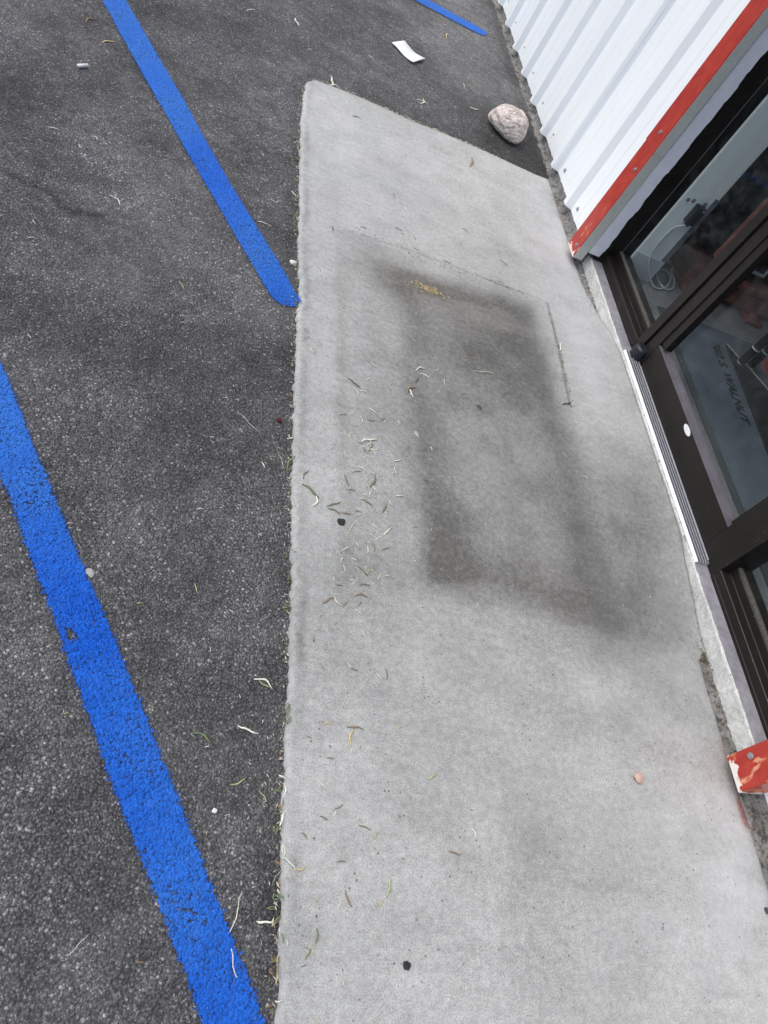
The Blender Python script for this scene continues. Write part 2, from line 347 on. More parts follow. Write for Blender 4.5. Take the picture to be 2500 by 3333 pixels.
OUT_Y = np.array([-1.6, 0.04, 0.115, 0.229, 0.354, 0.494, 0.664, 0.867, 1.02, 1.189, 1.377, 1.589, 1.787, 1.839, 2.064, 2.261, 2.339, 2.48, 2.638, 2.857, 3.122, 3.254, 3.5])
OUT_X = np.array([0.485, 0.485, 0.485, 0.486, 0.484, 0.485, 0.491, 0.49, 0.487, 0.485, 0.484, 0.485, 0.484, 0.489, 0.487, 0.480, 0.485, 0.480, 0.480, 0.480, 0.488, 0.498, 0.505])
FAR_X = np.array([0.498, 0.539, 0.69, 0.867, 0.994, 1.168, 1.335, 1.489, 1.658, 1.771])
FAR_Y = np.array([3.262, 3.313, 3.335, 3.342, 3.340, 3.362, 3.373, 3.373, 3.381, 3.402])
HW_Y = np.array([-2, 0.6, 0.79, 0.91, 1.0, 1.11, 1.21, 1.30, 2.1, 2.18, 2.28, 2.32, 2.385, 2.45, 2.76, 3.5])
HW_Z = np.array([-.016, -.016, -.012, -.007, -.001, .015, .027, .042, .042, .037, .025, .012, .000, -.003, -.007, -.006])

def slab_z(x, y):
    z = np.interp(y, HW_Y, HW_Z) * sstep(1.42, 1.79, x)
    return z + 0.0012 * fbm(x, y, 4.0, 31, 3)

def surf(x, y):
    x = np.asarray(x, float); y = np.asarray(y, float)
    xo = np.interp(y, OUT_Y, OUT_X); ye = np.interp(x, FAR_X, FAR_Y)
    on = (x > xo + 0.004) & (y < ye - 0.004)
    return np.where(on, slab_z(x, y), az(x, y)), on

def grid_mesh(name, X, Y, Z, mat, attrs=None, kind=None, parent=None, smooth=True):
    ny, nx = X.shape
    me = bpy.data.meshes.new(name)
    co = np.stack([X, Y, Z], -1).reshape(-1, 3).astype(np.float32)
    i = np.arange(ny * nx).reshape(ny, nx)
    q = np.stack([i[:-1, :-1], i[:-1, 1:], i[1:, 1:], i[1:, :-1]], -1).reshape(-1, 4)
    me.vertices.add(len(co)); me.vertices.foreach_set('co', co.ravel())
    me.loops.add(q.size); me.loops.foreach_set('vertex_index', q.ravel().astype(np.int32))
    me.polygons.add(len(q)); me.polygons.foreach_set('loop_start', np.arange(0, q.size, 4, dtype=np.int32))
    me.polygons.foreach_set('loop_total', np.full(len(q), 4, np.int32)); me.update(calc_edges=True); me.validate()
    for k, a in (attrs or {}).items():
        at = me.attributes.new(k, 'FLOAT', 'POINT'); at.data.foreach_set('value', np.clip(a, 0, 1).astype(np.float32).ravel())
    o = link(name, me, mat, parent, smooth)
    if kind: o['kind'] = kind
    return o

def gauss(X, Y, cx, cy, sx, sy, ang=0.0):
    c, s = math.cos(ang), math.sin(ang); u = (X - cx) * c + (Y - cy) * s; v = -(X - cx) * s + (Y - cy) * c
    return np.exp(-0.5 * ((u / sx) ** 2 + (v / sy) ** 2))

def seg_d(X, Y, a, b):
    ax, ay = a; dx, dy = b[0] - ax, b[1] - ay; t = np.clip(((X - ax) * dx + (Y - ay) * dy) / (dx * dx + dy * dy), 0, 1)
    return np.hypot(X - ax - t * dx, Y - ay - t * dy)

def poly_in(X, Y, P):
    r = np.zeros(X.shape, bool)
    for k in range(len(P)):
        x0, y0 = P[k]; x1, y1 = P[(k + 1) % len(P)]
        c = ((y0 > Y) != (y1 > Y)) & (X < (x1 - x0) * (Y - y0) / (y1 - y0 + 1e-12) + x0); r ^= c
    return r

def poly_soft(X, Y, P, wd):
    d = np.full(X.shape, 9.0)
    for k in range(len(P)): d = np.minimum(d, seg_d(X, Y, P[k], P[(k + 1) % len(P)]))
    return sstep(-wd, wd, np.where(poly_in(X, Y, P), d, -d))

CRACK = [(-0.45, 2.05), (-0.356, 2.008), (-0.295, 1.989), (-0.249, 1.984), (-0.208, 1.949), (-0.161, 1.925), (-0.096, 1.961)]
# ---- asphalt: one sheet out to the horizon, finely divided near the shop
fx = np.arange(-1.4, 1.86, 0.0125); fy = np.arange(-0.6, 6.6, 0.0125)
ax_ = np.concatenate([[-400, -120, -40, -15, -6, -3, -2], fx, [2.5, 4, 8, 20, 60, 200, 400]])
ay_ = np.concatenate([[-400, -120, -40, -15, -6, -3, -1.5], fy, [7.5, 9, 12, 20, 60, 200, 400]])
AX, AY = np.meshgrid(ax_, ay_)
near = (np.abs(AX) < 3) & (AY > -1) & (AY < 7)
AZ = np.where(near, az(AX, AY), -0.013)
dust = 0.55 * gauss(AX, AY, 1.45, 4.6, 0.22, 0.75) + 0.35 * gauss(AX, AY, 1.0, 5.4, 0.5, 0.5) + 0.40 * gauss(AX, AY, -0.62, 2.98, 0.16, 0.22)
dust = dust + 0.14 * gauss(AX, AY, 0.25, 1.1, 0.15, 0.25) + 0.16 * sstep(1.3, 1.7, AX) + 0.09 * sstep(-0.15, 0.35, fbm(AX, AY, 3.0, 5))
dust = dust + 0.16 * gauss(AX, AY, 0.0, 2.1, 0.25, 0.4) + 0.10 * gauss(AX, AY, -0.1, 0.3, 0.2, 0.3)
dust = dust + 0.42 * sstep(0.02, 0.42, fbm(AX, AY, 2.2, 205, 4)) + 0.22 * sstep(0.05, 0.4, fbm(AX, AY, 7, 215, 3)) * (AY > 0)
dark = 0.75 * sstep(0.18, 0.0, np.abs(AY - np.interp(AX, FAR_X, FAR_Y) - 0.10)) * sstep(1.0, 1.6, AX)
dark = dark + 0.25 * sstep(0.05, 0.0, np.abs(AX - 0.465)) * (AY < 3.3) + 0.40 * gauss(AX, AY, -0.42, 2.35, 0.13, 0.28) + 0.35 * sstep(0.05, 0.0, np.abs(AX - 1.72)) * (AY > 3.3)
crk = CRACK
cd = np.minimum.reduce([seg_d(AX + 0.012 * fbm(AX, AY, 14, 301), AY + 0.012 * fbm(AX, AY, 14, 311), p, q) for p, q in zip(crk, crk[1:])])
dark = dark + 0.8 * np.exp(-0.5 * (cd / 0.007) ** 2) * near; AZ = AZ - 0.004 * np.exp(-0.5 * (cd / 0.007) ** 2) * near
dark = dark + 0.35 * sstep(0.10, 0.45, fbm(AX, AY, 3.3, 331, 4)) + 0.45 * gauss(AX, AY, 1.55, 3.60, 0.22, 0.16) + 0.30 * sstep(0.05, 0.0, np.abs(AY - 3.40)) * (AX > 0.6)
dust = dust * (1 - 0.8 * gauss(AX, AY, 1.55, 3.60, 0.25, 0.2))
asphalt = grid_mesh('asphalt_lot', AX, AY, AZ, M['asphalt'], dict(dust=dust, dark=dark), 'structure')

# ---- concrete slab in front of the door
U = np.linspace(0, 1, 262); V = np.concatenate([np.linspace(0, 0.318, 40, endpoint=False), np.linspace(0.318, 1, 680)])
UU, VV = np.meshgrid(U, V)
ye = np.interp(0.49 + UU * 1.29, FAR_X, FAR_Y)
SY = -1.6 + VV * (ye + 1.6)
xo = np.interp(SY, OUT_Y, OUT_X) + 0.0050 * fbm(SY, SY * 0, 28, 3, 4) + 0.0032 * vnoise(SY, SY * 0, 110, 9)
door_fl = sstep(0.865, 0.905, SY + 0.02 * fbm(SY, SY * 0, 60, 99)) * sstep(2.66, 2.36, SY)
xi = 1.750 + 0.032 * door_fl + 0.0035 * fbm(SY, SY * 0 + 5, 40, 6)
SX = xo + UU * (xi - xo)
SY = SY + (VV > 0.995) * 0.004 * fbm(SX, SX * 0, 26, 8, 4)
d_out = SX - xo; d_far = np.interp(SX, FAR_X, FAR_Y) - SY; d_in = xi - SX
d_e = np.minimum(d_out, np.minimum(d_far, 9))
SZ = slab_z(SX, SY)
SZ = SZ - 0.0085 * np.clip(1 - d_e / 0.014, 0, 1) ** 2 + 0.0016 * fbm(SX, SY, 55, 17) * np.clip(1 - d_e / 0.03, 0, 1)
SZ = SZ - 0.004 * np.clip(1 - d_in / 0.010, 0, 1) ** 2 * (1 - door_fl)
# grime where a doormat used to lie and where people tread
big = fbm(SX, SY, 3.5, 40, 4); med = fbm(SX, SY, 11, 44, 4)
wx = SX + 0.013 * big + 0.006 * med; wy = SY + 0.014 * fbm(SX, SY, 3.5, 60, 4) + 0.006 * fbm(SX, SY, 14, 64, 3)
rag = fbm(SX * 0.42 + SY * 0.05, SY * 2.4 - SX * 0.30, 13, 140, 4)                                     # wiping streaks across the slab
GHOST = [(0.625, 2.315), (1.495, 2.345), (1.485, 0.90), (0.61, 0.90)]          # outline of the missing doormat
INNER = [(0.835, 2.215), (1.425, 2.285), (1.44, 0.935), (0.855, 0.965)]
stain = 0.17 * poly_soft(wx, wy, GHOST, 0.028) + 0.36 * poly_soft(wx, wy, INNER, 0.055)
def band(pts, s): return np.exp(-0.5 * (np.minimum.reduce([seg_d(wx, wy, p, q) for p, q in zip(pts, pts[1:])]) / s) ** 2)
stain += 0.28 * band([(0.80, 2.165), (1.03, 2.185), (1.36, 2.235)], 0.05) + 0.11 * band([(0.885, 2.05), (0.880, 1.43), (0.895, 1.05)], 0.045) + 0.30 * gauss(wx, wy, 0.93, 1.08, 0.07, 0.13)
stain += 0.17 * band([(0.90, 0.99), (1.05, 0.955), (1.40, 0.93)], 0.055) + 0.16 * band([(1.38, 2.15), (1.40, 1.75), (1.43, 1.45)], 0.06) + 0.20 * gauss(wx, wy, 1.18, 1.92, 0.18, 0.12)
stain -= 0.20 * gauss(wx, wy, 1.15, 1.50, 0.13, 0.17) + 0.13 * gauss(wx, wy, 1.05, 1.25, 0.09, 0.15) + 0.05 * gauss(wx, wy, 1.3, 1.2, 0.1, 0.1)
stain += 0.60 * gauss(wx, wy, 1.63, 1.43, 0.11, 0.18) + 0.40 * gauss(wx, wy, 1.55, 1.18, 0.13, 0.15) + 0.34 * gauss(wx, wy, 1.45, 0.97, 0.17, 0.09) + 0.28 * gauss(wx, wy, 1.60, 1.0, 0.10, 0.09) + 0.24 * gauss(wx, wy, 1.25, 0.83, 0.24, 0.06)
stain += 0.20 * gauss(wx, wy, 0.76, 2.12, 0.08, 0.09) + 0.15 * gauss(wx, wy, 0.78, 1.75, 0.06, 0.35) + 0.20 * gauss(wx, wy, 0.622, 1.75, 0.014, 0.55) + 0.12 * gauss(wx, wy, 0.70, 0.95, 0.12, 0.12)
stain += 0.14 * gauss(wx, wy, 1.25, 0.66, 0.22, 0.05) + 0.10 * gauss(wx, wy, 1.0, 0.35, 0.25, 0.3) + 0.10 * sstep(-0.05, 0.45, big) + 0.07 * sstep(0.05, 0.4, med)
stain *= 1.15 * (1 + 0.12 * med + 0.09 * rag)
s1 = np.minimum.reduce([seg_d(SX + 0.004 * med, SY + 0.006 * med, a, b) for a, b in zip([(0.66, 2.318), (0.934, 2.345), (1.336, 2.353)], [(0.934, 2.345), (1.336, 2.353), (1.477, 2.357)])])
s2 = np.minimum(seg_d(SX + 0.005 * med, SY, (1.512, 2.346), (1.505, 2.067)), seg_d(SX + 0.005 * med, SY, (1.505, 2.067), (1.490, 1.781)))
lines = 0.55 * np.exp(-0.5 * (s1 / 0.0045) ** 2) * (0.5 + 0.5 * sstep(-0.3, 0.3, med)) + 0.8 * np.exp(-0.5 * (s2 / 0.0045) ** 2)
SZ = SZ - 0.0022 * np.clip(lines, 0, 1)
stain += lines + 0.30 * np.exp(-0.5 * ((d_out - 0.026 + 0.004 * med) / 0.007) ** 2) * (0.25 + 0.9 * sstep(-0.3, 0.3, fbm(SX, SY, 14, 77))) * (1 + 0.8 * fbm(SX, SY, 90, 79, 3))
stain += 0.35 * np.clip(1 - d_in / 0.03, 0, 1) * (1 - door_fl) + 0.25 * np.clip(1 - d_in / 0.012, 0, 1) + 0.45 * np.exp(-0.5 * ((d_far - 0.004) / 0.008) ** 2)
warm = 0.22 + 0.75 * (gauss(SX, SY, 1.0, 2.15, 0.25, 0.06) + gauss(SX, SY, 0.62, 1.8, 0.03, 0.6) + gauss(SX, SY, 1.72, 1.6, 0.07, 0.1)) + 0.35 * sstep(0, 0.4, fbm(SX, SY, 2.1, 90))
pale = 0.50 * gauss(wx, wy, 1.62, 2.25, 0.13, 0.50) + 0.55 * gauss(wx, wy, 1.70, 2.75, 0.09, 0.35) + (0.36 * gauss(wx, wy, 1.68, 0.45, 0.11, 0.5) + 0.24 * gauss(wx, wy, 1.50, 0.25, 0.24, 0.6)) * (0.7 + 0.9 * med + 0.5 * big)
pale += 0.42 * np.clip(1 - d_out / 0.014, 0, 1) * (0.4 + 0.6 * sstep(-0.2, 0.3, fbm(SX, SY, 13, 71))) + 0.22 * gauss(wx, wy, 0.85, 2.85, 0.2, 0.3) + 0.18 * gauss(wx, wy, 0.62, 2.6, 0.1, 0.5)
red = 0.80 * np.exp(-0.5 * (seg_d(SX + 0.01 * med, SY, (1.742, 0.64), (1.742, 0.42)) / 0.010) ** 2) * (0.85 + med) + 0.16 * np.exp(-0.5 * (seg_d(SX, SY, (1.71, 0.60), (1.71, 0.47)) / 0.026) ** 2) + 0.30 * gauss(SX, SY, 1.735, 2.76, 0.025, 0.06)
rim = np.clip(1 - d_out / 0.022, 0, 1) * 0.8 + 0.5 * np.clip(1 - d_far / 0.02, 0, 1)
# skirt down the free edges
def ring(Z0, col0):
    return Z0
padX = np.concatenate([SX[:, :1] - 0.001, SX, SX[:, -1:] + 0.001], 1); padY = np.concatenate([SY[:, :1], SY, SY[:, -1:]], 1)
padZ = np.concatenate([np.full((len(V), 1), -0.09), SZ, np.full((len(V), 1), -0.09)], 1)
padX = np.concatenate([padX, padX[-1:]], 0); padY = np.concatenate([padY, padY[-1:] + 0.001], 0); padZ = np.concatenate([padZ, np.full((1, padZ.shape[1]), -0.09)], 0)
pad = lambda a: np.concatenate([np.concatenate([a[:, :1], a, a[:, -1:]], 1), np.concatenate([a[:, :1], a, a[:, -1:]], 1)[-1:]], 0)
slab = grid_mesh('concrete_slab', padX, padY, padZ, M['concrete'], dict(stain=pad(stain), warm=pad(warm), pale=pad(pale), red=pad(red), rim=pad(rim)), 'structure')

# ---- mortar and dirt packed between the paving and the foundation
def mortar(name, y0, y1, xa, xb, z, amp):
    ys = np.arange(y0, y1 + 1e-6, 0.006); us = np.linspace(0, 1, 12); uu, yy = np.meshgrid(us, ys)
    xl = xa + amp * fbm(yy, yy * 0, 22, 51, 4); xx = xl + uu * (xb - xl)
    zz = z + 0.010 * uu + 0.006 * fbm(xx, yy, 60, 53, 4) + 0.004 * fbm(xx, yy, 180, 57, 2); zz[:, 0] -= 0.02
    return grid_mesh(name, xx, yy, zz, M['mortar'], kind='structure')
mortar('mortar_joint', -1.6, 0.98, 1.738, 1.788, -0.022, 0.008)
mortar('mortar_joint', 2.30, 3.42, 1.738, 1.788, -0.014, 0.008)
mortar('mortar_joint', 3.42, 9.0, 1.754, 1.792, -0.014, 0.012)

# ================================================================== painted stripes
def resample(L, n):
    L = np.array(L, float); d = np.concatenate([[0], np.cumsum(np.hypot(*np.diff(L, axis=0).T))]); t = np.linspace(0, d[-1], n)
    return np.stack([np.interp(t, d, L[:, 0]), np.interp(t, d, L[:, 1])], 1)

def stripe(label, Lf, Rt, caps=(False, False), hole=None, group='blue painted parking stripes', wear=None, dz=0.0042, parent=None, name='painted_stripe'):
    n = 160; A = resample(Lf, n); B = resample(Rt, n); wd = np.hypot(*(B - A).T).mean()
    w_ = np.linspace(-0.07, 1.07, 25); PX = A[:, :1] + (B - A)[:, :1] * w_; PY = A[:, 1:] + (B - A)[:, 1:] * w_
    e = np.clip(np.minimum(w_ + 0.03, 1.03 - w_) * wd / 0.010, 0, 1) * np.ones_like(PX)
    ln = np.hypot(*(A[-1] - A[0])); t = np.linspace(0, ln, n)[:, None]
    if caps[0]: e = np.minimum(e, np.clip((t - 0.002) / 0.012, 0, 1))
    if caps[1]: e = np.minimum(e, np.clip((ln - t - 0.002) / 0.012, 0, 1))
    if hole: e = np.where(poly_in(PX, PY, hole), 0.0, e)
    wr = 0.35 + 0.9 * fbm(PX, PY, 3, 23) + 0.8 * gauss(PX, PY, -0.18, 1.12, 0.12, 0.18) + 0.60 * sstep(1.7, 2.8, PY) if wear is None else wear(PX, PY)
    o = grid_mesh(name, PX, PY, (az(PX, PY) if parent is None else slab_z(PX, PY)) + dz, M['paint'], dict(edge=e, wear=wr))
    if parent: o.parent = parent
    else: tag(o, label, 'road marking', group)
    return o
Aend = [(-0.289, 3.174), (-0.164, 2.923), (-0.037, 2.674), (0.081, 2.453), (0.191, 2.246), (0.294, 2.051), (0.379, 1.897), (0.412, 1.840), (0.435, 1.829), (0.458, 1.832), (0.4845, 1.845)]
Aer = [(-0.218, 3.253), (-0.108, 3.037), (0.011, 2.808), (0.132, 2.562), (0.252, 2.328), (0.349, 2.151), (0.434, 1.998), (0.4845, 1.893)]
ext = lambda L, k: [tuple(np.array(L[0]) + (np.array(L[0]) - np.array(L[2])) * k)] + L
sA = stripe('blue painted stripe whose end touches the slab edge', ext(Aend, 6), ext(Aer, 6))
stripe(None, [(0.484, 1.850), (0.492, 1.849), (0.500, 1.850)], [(0.484, 1.893), (0.491, 1.888), (0.498, 1.880)], (False, True), dz=0.0014, parent=sA, name='paint_overrun')
Bl = [(-0.30, 1.29), (-0.148, 0.996), (-0.117, 0.948), (-0.052, 0.82), (0.016, 0.698), (0.062, 0.605), (0.104, 0.527), (0.146, 0.441), (0.207, 0.329), (0.267, 0.221), (0.324, 0.117), (0.361, 0.044), (0.487, -0.205)]
Br = [(-0.231, 1.335), (-0.164, 1.217), (-0.107, 1.105), (-0.049, 1.001), (0.002, 0.904), (0.059, 0.801), (0.118, 0.7), (0.167, 0.608), (0.194, 0.561), (0.256, 0.445), (0.312, 0.335), (0.37, 0.226), (0.411, 0.15), (0.467, 0.04), (0.492, -0.01), (0.58, -0.18)]
Bl = [(-0.55, 1.80)] + Bl; Br = [(-0.46, 1.80)] + Br
stripe('wide worn blue painted stripe crossing the lower left asphalt', Bl, Br, hole=[(0.040, 0.690), (0.066, 0.670), (0.062, 0.655), (0.046, 0.655)])
stripe('short blue painted stripe pointing at the white wall', [(-0.8, 4.70), (1.15, 4.776), (1.40, 4.775), (1.56, 4.783), (1.60, 4.80)], [(-0.8, 4.81), (1.25, 4.89), (1.45, 4.884), (1.58, 4.886), (1.625, 4.87)], (False, True), wear=lambda x, y: 0.8 + 0 * x)

# ================================================================== the shop
shop = empty('shop_building', (1.79, 1.6, 0)); tag(shop, 'white metal-clad shop front with dark glazed door and red trim', 'building')
class Sub:
    pass
def under(o, p):
    """parent keeping world coordinates"""
    o.parent = p; o.matrix_parent_inverse = p.matrix_world.inverted() if p.type != 'EMPTY' else Matrix.Translation(-Vector(wloc(p)))
    return o
def wloc(o):
    v = Vector(o.location)
    if o.parent: v = v + wloc(o.parent)
    return v
def pt(name, loc):                       # an empty part of the shop
    e = empty(name, (0, 0, 0)); e.parent = shop; e.location = Vector(loc) - Vector(shop.location); return e
def put(o, p):
    o.parent = p; o.location = Vector(o.location) - wloc(p); return o

# foundation: pale chipped face, grey painted top ledge
def foundation(y0, y1, face):
    ys = np.arange(y0, y1 + 1e-6, 0.012); v = []; f = []
    prof = [(1.7865, -0.10), (1.7865, 0.010), (1.7865, 0.030), (1.7862, 0.044), (1.7895, 0.0495), (1.805, 0.050), (1.845, 0.050), (1.96, 0.047)]
    for y in ys:
        for k, (x, z) in enumerate(prof):
            c = mnoise.noise(Vector((y * 31, k * 2.3, 0))) + 0.6 * mnoise.noise(Vector((y * 90, k * 5.3, 4)))
            v.append((x + (0.0022 * c if k < 5 else 0), y, z + (0.0016 * c if 2 < k < 6 else 0)))
    n = len(prof)
    for i in range(len(ys) - 1):
        for k in range(n - 1): f.append((i * n + k, (i + 1) * n + k, (i + 1) * n + k + 1, i * n + k + 1))
    o = pyd('foundation', v, f, [face, M['ledge']])
    for p in o.data.polygons:
        zc = sum(o.data.vertices[q].co.x for q in p.vertices) / 4
        p.material_index = 1 if zc > 1.7885 else 0
    return o
put(foundation(-1.6, 0.545, M['mortar']), shop); put(foundation(0.545, 2.76, M['found']), shop); put(foundation(2.76, 9.0, M['mortar']), shop)

# ribbed white cladding, one object for each lapped sheet
RIB0, PITCH = 3.437, 0.3145
PAN, DEPTH = 1.7825, 0.030
def sheet(y0, y1, zb, zt, off=0.0, ribs=None):
    """ribbed sheet between y0 and y1; rib k has its -Y top corner at RIB0 + k*PITCH"""
    pr = []
    k0 = int(math.floor((y0 - RIB0) / PITCH)) - 1
    for k in range(k0, k0 + 9):
        b = RIB0 + k * PITCH
        pr += [(b - 0.020, 0), (b - 0.0015, DEPTH - 0.001), (b + 0.002, DEPTH), (b + 0.028, DEPTH), (b + 0.031, DEPTH - 0.001), (b + 0.053, 0)]
        for c in (0.13, 0.21): pr += [(b + c - 0.014, 0), (b + c - 0.007, 0.0035), (b + c + 0.007, 0.0035), (b + c + 0.014, 0)]
    ys = [p[0] for p in pr]; ds = [p[1] for p in pr]
    yy = sorted(set([y0, y1] + [y for y in ys if y0 < y < y1]))
    dd = [np.interp(y, ys, ds) for y in yy]
    zs = [zb, zb + 0.03, zb + 0.12, zb + 0.4, zb + 0.9, zb + 1.5, zt]; v = []; f = []; n = len(yy)
    for j, z in enumerate(zs):
        for y, d in zip(yy, dd):
            wv = 0.0012 * mnoise.noise(Vector((y * 4, z * 2.1, 3))) + (0.0012 * mnoise.noise(Vector((y * 12, 0, 9))) if j == 0 else 0)
            v.append((PAN - d - off + wv, y, z + (0.002 * mnoise.noise(Vector((y * 9, 0, 2))) if j == 0 else 0)))
    for j in range(len(zs) - 1):
        for i in range(n - 1): f.append((j * n + i, (j + 1) * n + i, (j + 1) * n + i + 1, j * n + i + 1))
    o = pyd('cladding_sheet', v, f, M['white'])
    md = o.modifiers.new('thick', 'SOLIDIFY'); md.thickness = 0.0012; md.offset = 0
    return o
sheets = []
seams = [RIB0 - 0.0115 + PITCH * 3 * k for k in range(0, 6)]
sheets.append(put(sheet(2.76, seams[0] + 0.012, 0.032, 2.9, 0.0), shop))
for k in range(5):
    sheets.append(put(sheet(seams[k], seams[k + 1] + 0.012, 0.032, 2.9, 0.0050 + 0.0004 * k), shop))
sheets.append(put(sheet(-0.45, 0.535, 0.032, 2.9), shop))
sheets.append(put(sheet(-1.6, -0.44, 0.032, 2.9, 0.002), shop))
sheets.append(put(sheet(0.50, 2.80, 2.20, 2.9, 0.0008), shop))

def screw_mesh(r=0.0070):
    bm = bmesh.new()
    for (rr, h0, h1, sg) in ((r * 1.25, 0, 0.0016, 14), (r * 0.75, 0.0016, 0.0058, 6)):
        q = [[bm.verts.new((-h, rr * math.cos(2 * math.pi * k / sg), rr * math.sin(2 * math.pi * k / sg))) for k in range(sg)] for h in (h0, h1)]
        for k in range(sg): bm.faces.new((q[0][k], q[0][(k + 1) % sg], q[1][(k + 1) % sg], q[1][k]))
        bm.faces.new(q[1][::-1])
    bmesh.ops.recalc_face_normals(bm, faces=bm.faces)
    me = bpy.data.meshes.new('screw'); bm.to_mesh(me); bm.free(); me.materials.append(M['zinc']); return me
SCR = screw_mesh()
def screw(loc, parent, name='screw'):
    o = bpy.data.objects.new(name, SCR); COL.objects.link(o); o.location = loc; put(o, parent); o.rotation_euler.x = random.random() * 6; return o
def sheet_at(y):
    if y < 0.535: return sheets[6]
    k = max([-1] + [i for i, s_ in enumerate(seams) if y > s_]); return sheets[min(k + 1, 5)]
for y, z in [(5.60, 0.087), (5.25, 0.087), (4.947, 0.086), (4.619, 0.087), (4.447, 0.056), (4.311, 0.087), (3.989, 0.083), (3.675, 0.082), (3.498, 0.050), (3.364, 0.074), (3.182, 0.072), (3.050, 0.072), (3.485, 0.642), (4.43, 0.66), (0.40, 0.075), (0.10, 0.072)]:
    screw((PAN - 0.0035, y, z), sheet_at(y))

# red trim boards either side of the opening
def trim(y0, y1, zb, zt, mat, side):
    """channel of bent sheet: outer face, side returns; wavy by hand"""
    zs = np.concatenate([[zb], np.arange(zb + 0.02, zt, 0.03), [zt]]); v = []; f = []
    ya, yb = (y0, y1)
    for z in zs:
        q = 0.0011 * mnoise.noise(Vector((0.3, y0 * 5, z * 9))); q2 = 0.0012 * mnoise.noise(Vector((4.3, y0 * 5, z * 7)))
        v += [(1.748 if side < 0 else 1.7935, ya + 0.002, z), (1.703, ya + q, z), (1.700 + q2, ya + 0.003 + q, z), (1.700 + q2 * 0.4, (ya + yb) / 2, z), (1.700 - q2, yb - 0.003 - q2, z), (1.703, yb - q2, z), (1.748 if side > 0 else 1.7935, yb - 0.002, z)]
    n = 7
    for i in range(len(zs) - 1):
        for k in range(n - 1): f.append((i * n + k, i * n + k + 1, (i + 1) * n + k + 1, (i + 1) * n + k))
    f.append(tuple(range(n)))
    o = pyd('trim_board', v, f, [mat, M['olive']])
    lip = (0 if side < 0 else n - 2)
    for i in range(len(zs) - 1):
        o.data.polygons[i * (n - 1) + lip].material_index = 1
    o.data['x'] = 0
    return o
t1 = trim(2.7085, 2.8105, 0.029, 0.545, M['red_a'], -1); put(t1, shop)
t2 = trim(2.7055, 2.8135, 0.530, 2.30, M['red_a'], -1); t2.location.x -= 0.0022; put(t2, shop)
t3 = trim(0.487, 0.583, 0.022, 2.30, M['red_b'], 1); put(t3, shop)
screw((1.6995, 2.739, 0.070), t1); screw((1.6995, 2.737, 0.439), t1); screw((1.697, 2.752, 0.590), t2); screw((1.6995, 0.560, 0.094), t3); screw((1.6995, 0.535, 0.45), t3)
# painted jamb boards with brushed-over ragged edges
def jamb_board(yf, sgn):
    zs = np.arange(0.0705, 2.2, 0.012); v = []; f = []
    for z in zs:
        rag = 0.0060 * mnoise.noise(Vector((z * 14, 1, yf))) + 0.0045 * mnoise.noise(Vector((z * 48, 2, yf)))
        v += [(1.795, yf + sgn * 0.03, z), (1.7535, yf + sgn * 0.012, z), (1.7535, yf + sgn * 0.003, z), (1.7565, yf, z), (1.812 + rag, yf, z), (1.813 + rag, yf + sgn * 0.003, z)]
    n = 6
    for i in range(len(zs) - 1):
        for k in range(n - 1): f.append((i * n + k, i * n + k + 1, (i + 1) * n + k + 1, (i + 1) * n + k))
    f.append(tuple(range(n)))
    o = pyd('jamb_board', v, f, M['jamb']); md = o.modifiers.new('t', 'SOLIDIFY'); md.thickness = 0.002; md.offset = 0
    return o
put(jamb_board(2.7145, 1), shop); put(jamb_board(0.590, -1), shop)

# ---- dark aluminium shopfront
GX = 1.893                                  # glass line
def sidelight(y0, y1, name='sidelight_window'):
    """fixed pane between y0 and y1 (outside of its frame)"""
    e = pt(name, (1.89, (y0 + y1) / 2, 0.05))
    ys = [y0 + 0.0005] + list(np.arange(y0 + 0.02, y1 - 0.01, 0.05)) + [y1 - 0.0005]
    sill = [(1.8405, 0.0505), (1.8395, 0.062), (1.842, 0.0635), (1.8415, 0.0905), (1.8435, 0.0925), (1.8625, 0.0925), (1.864, 0.0905), (1.8795, 0.0905), (1.881, 0.093), (1.8815, 0.119), (1.8835, 0.1215), (1.945, 0.1215), (1.945, 0.0505)]
    put(extrude_y('sill_rail', sill, ys, M['bronze_chip'], jit=0.0002), e)
    gask = [(1.8855, 0.1215), (1.8855, 0.1265), (1.9005, 0.1265), (1.9005, 0.1215)]
    put(extrude_y('gasket', gask, [y0 + 0.001, y1 - 0.001], simple('dusty_grey_gasket', (0.10, 0.095, 0.08), 0.9, var=0.4, scale=120)), e)
    put(extrude_y('head_rail', [(1.842, 2.10), (1.842, 2.19), (1.945, 2.19), (1.945, 2.10)], [y0, y1], M['bronze']), e)
    put(box('glass_pane', GX - 0.003, GX + 0.003, y0 + 0.002, y1 - 0.002, 0.122, 2.10, M['glass'], bev=0), e)
    return e
def post(y0, y1, parent, name='frame_post'):
    o = box(name, 1.8415, 1.945, y0, y1, 0.0515, 2.19, M['bronze_chip'], bev=0.0012); put(o, parent); return o
wl_ = sidelight(2.1905, 2.7285); post(2.1455, 2.19, wl_); jl = post(2.7290, 2.7405, wl_); put(box('frame_post', 1.800, 1.8400, 2.7170, 2.760, 0.0515, 2.19, M['bronze_chip']), wl_)
wr_ = sidelight(0.6205, 1.1445); post(1.1450, 1.1985, wr_); post(0.600, 0.620, wr_)
# glass-edge bead on the far post: a thin bright strip at the edge of the pane
put(box('glazing_bead', 1.8965, 1.8990, 2.7270, 2.7289, 0.127, 2.10, M['zinc'], bev=0), wl_)

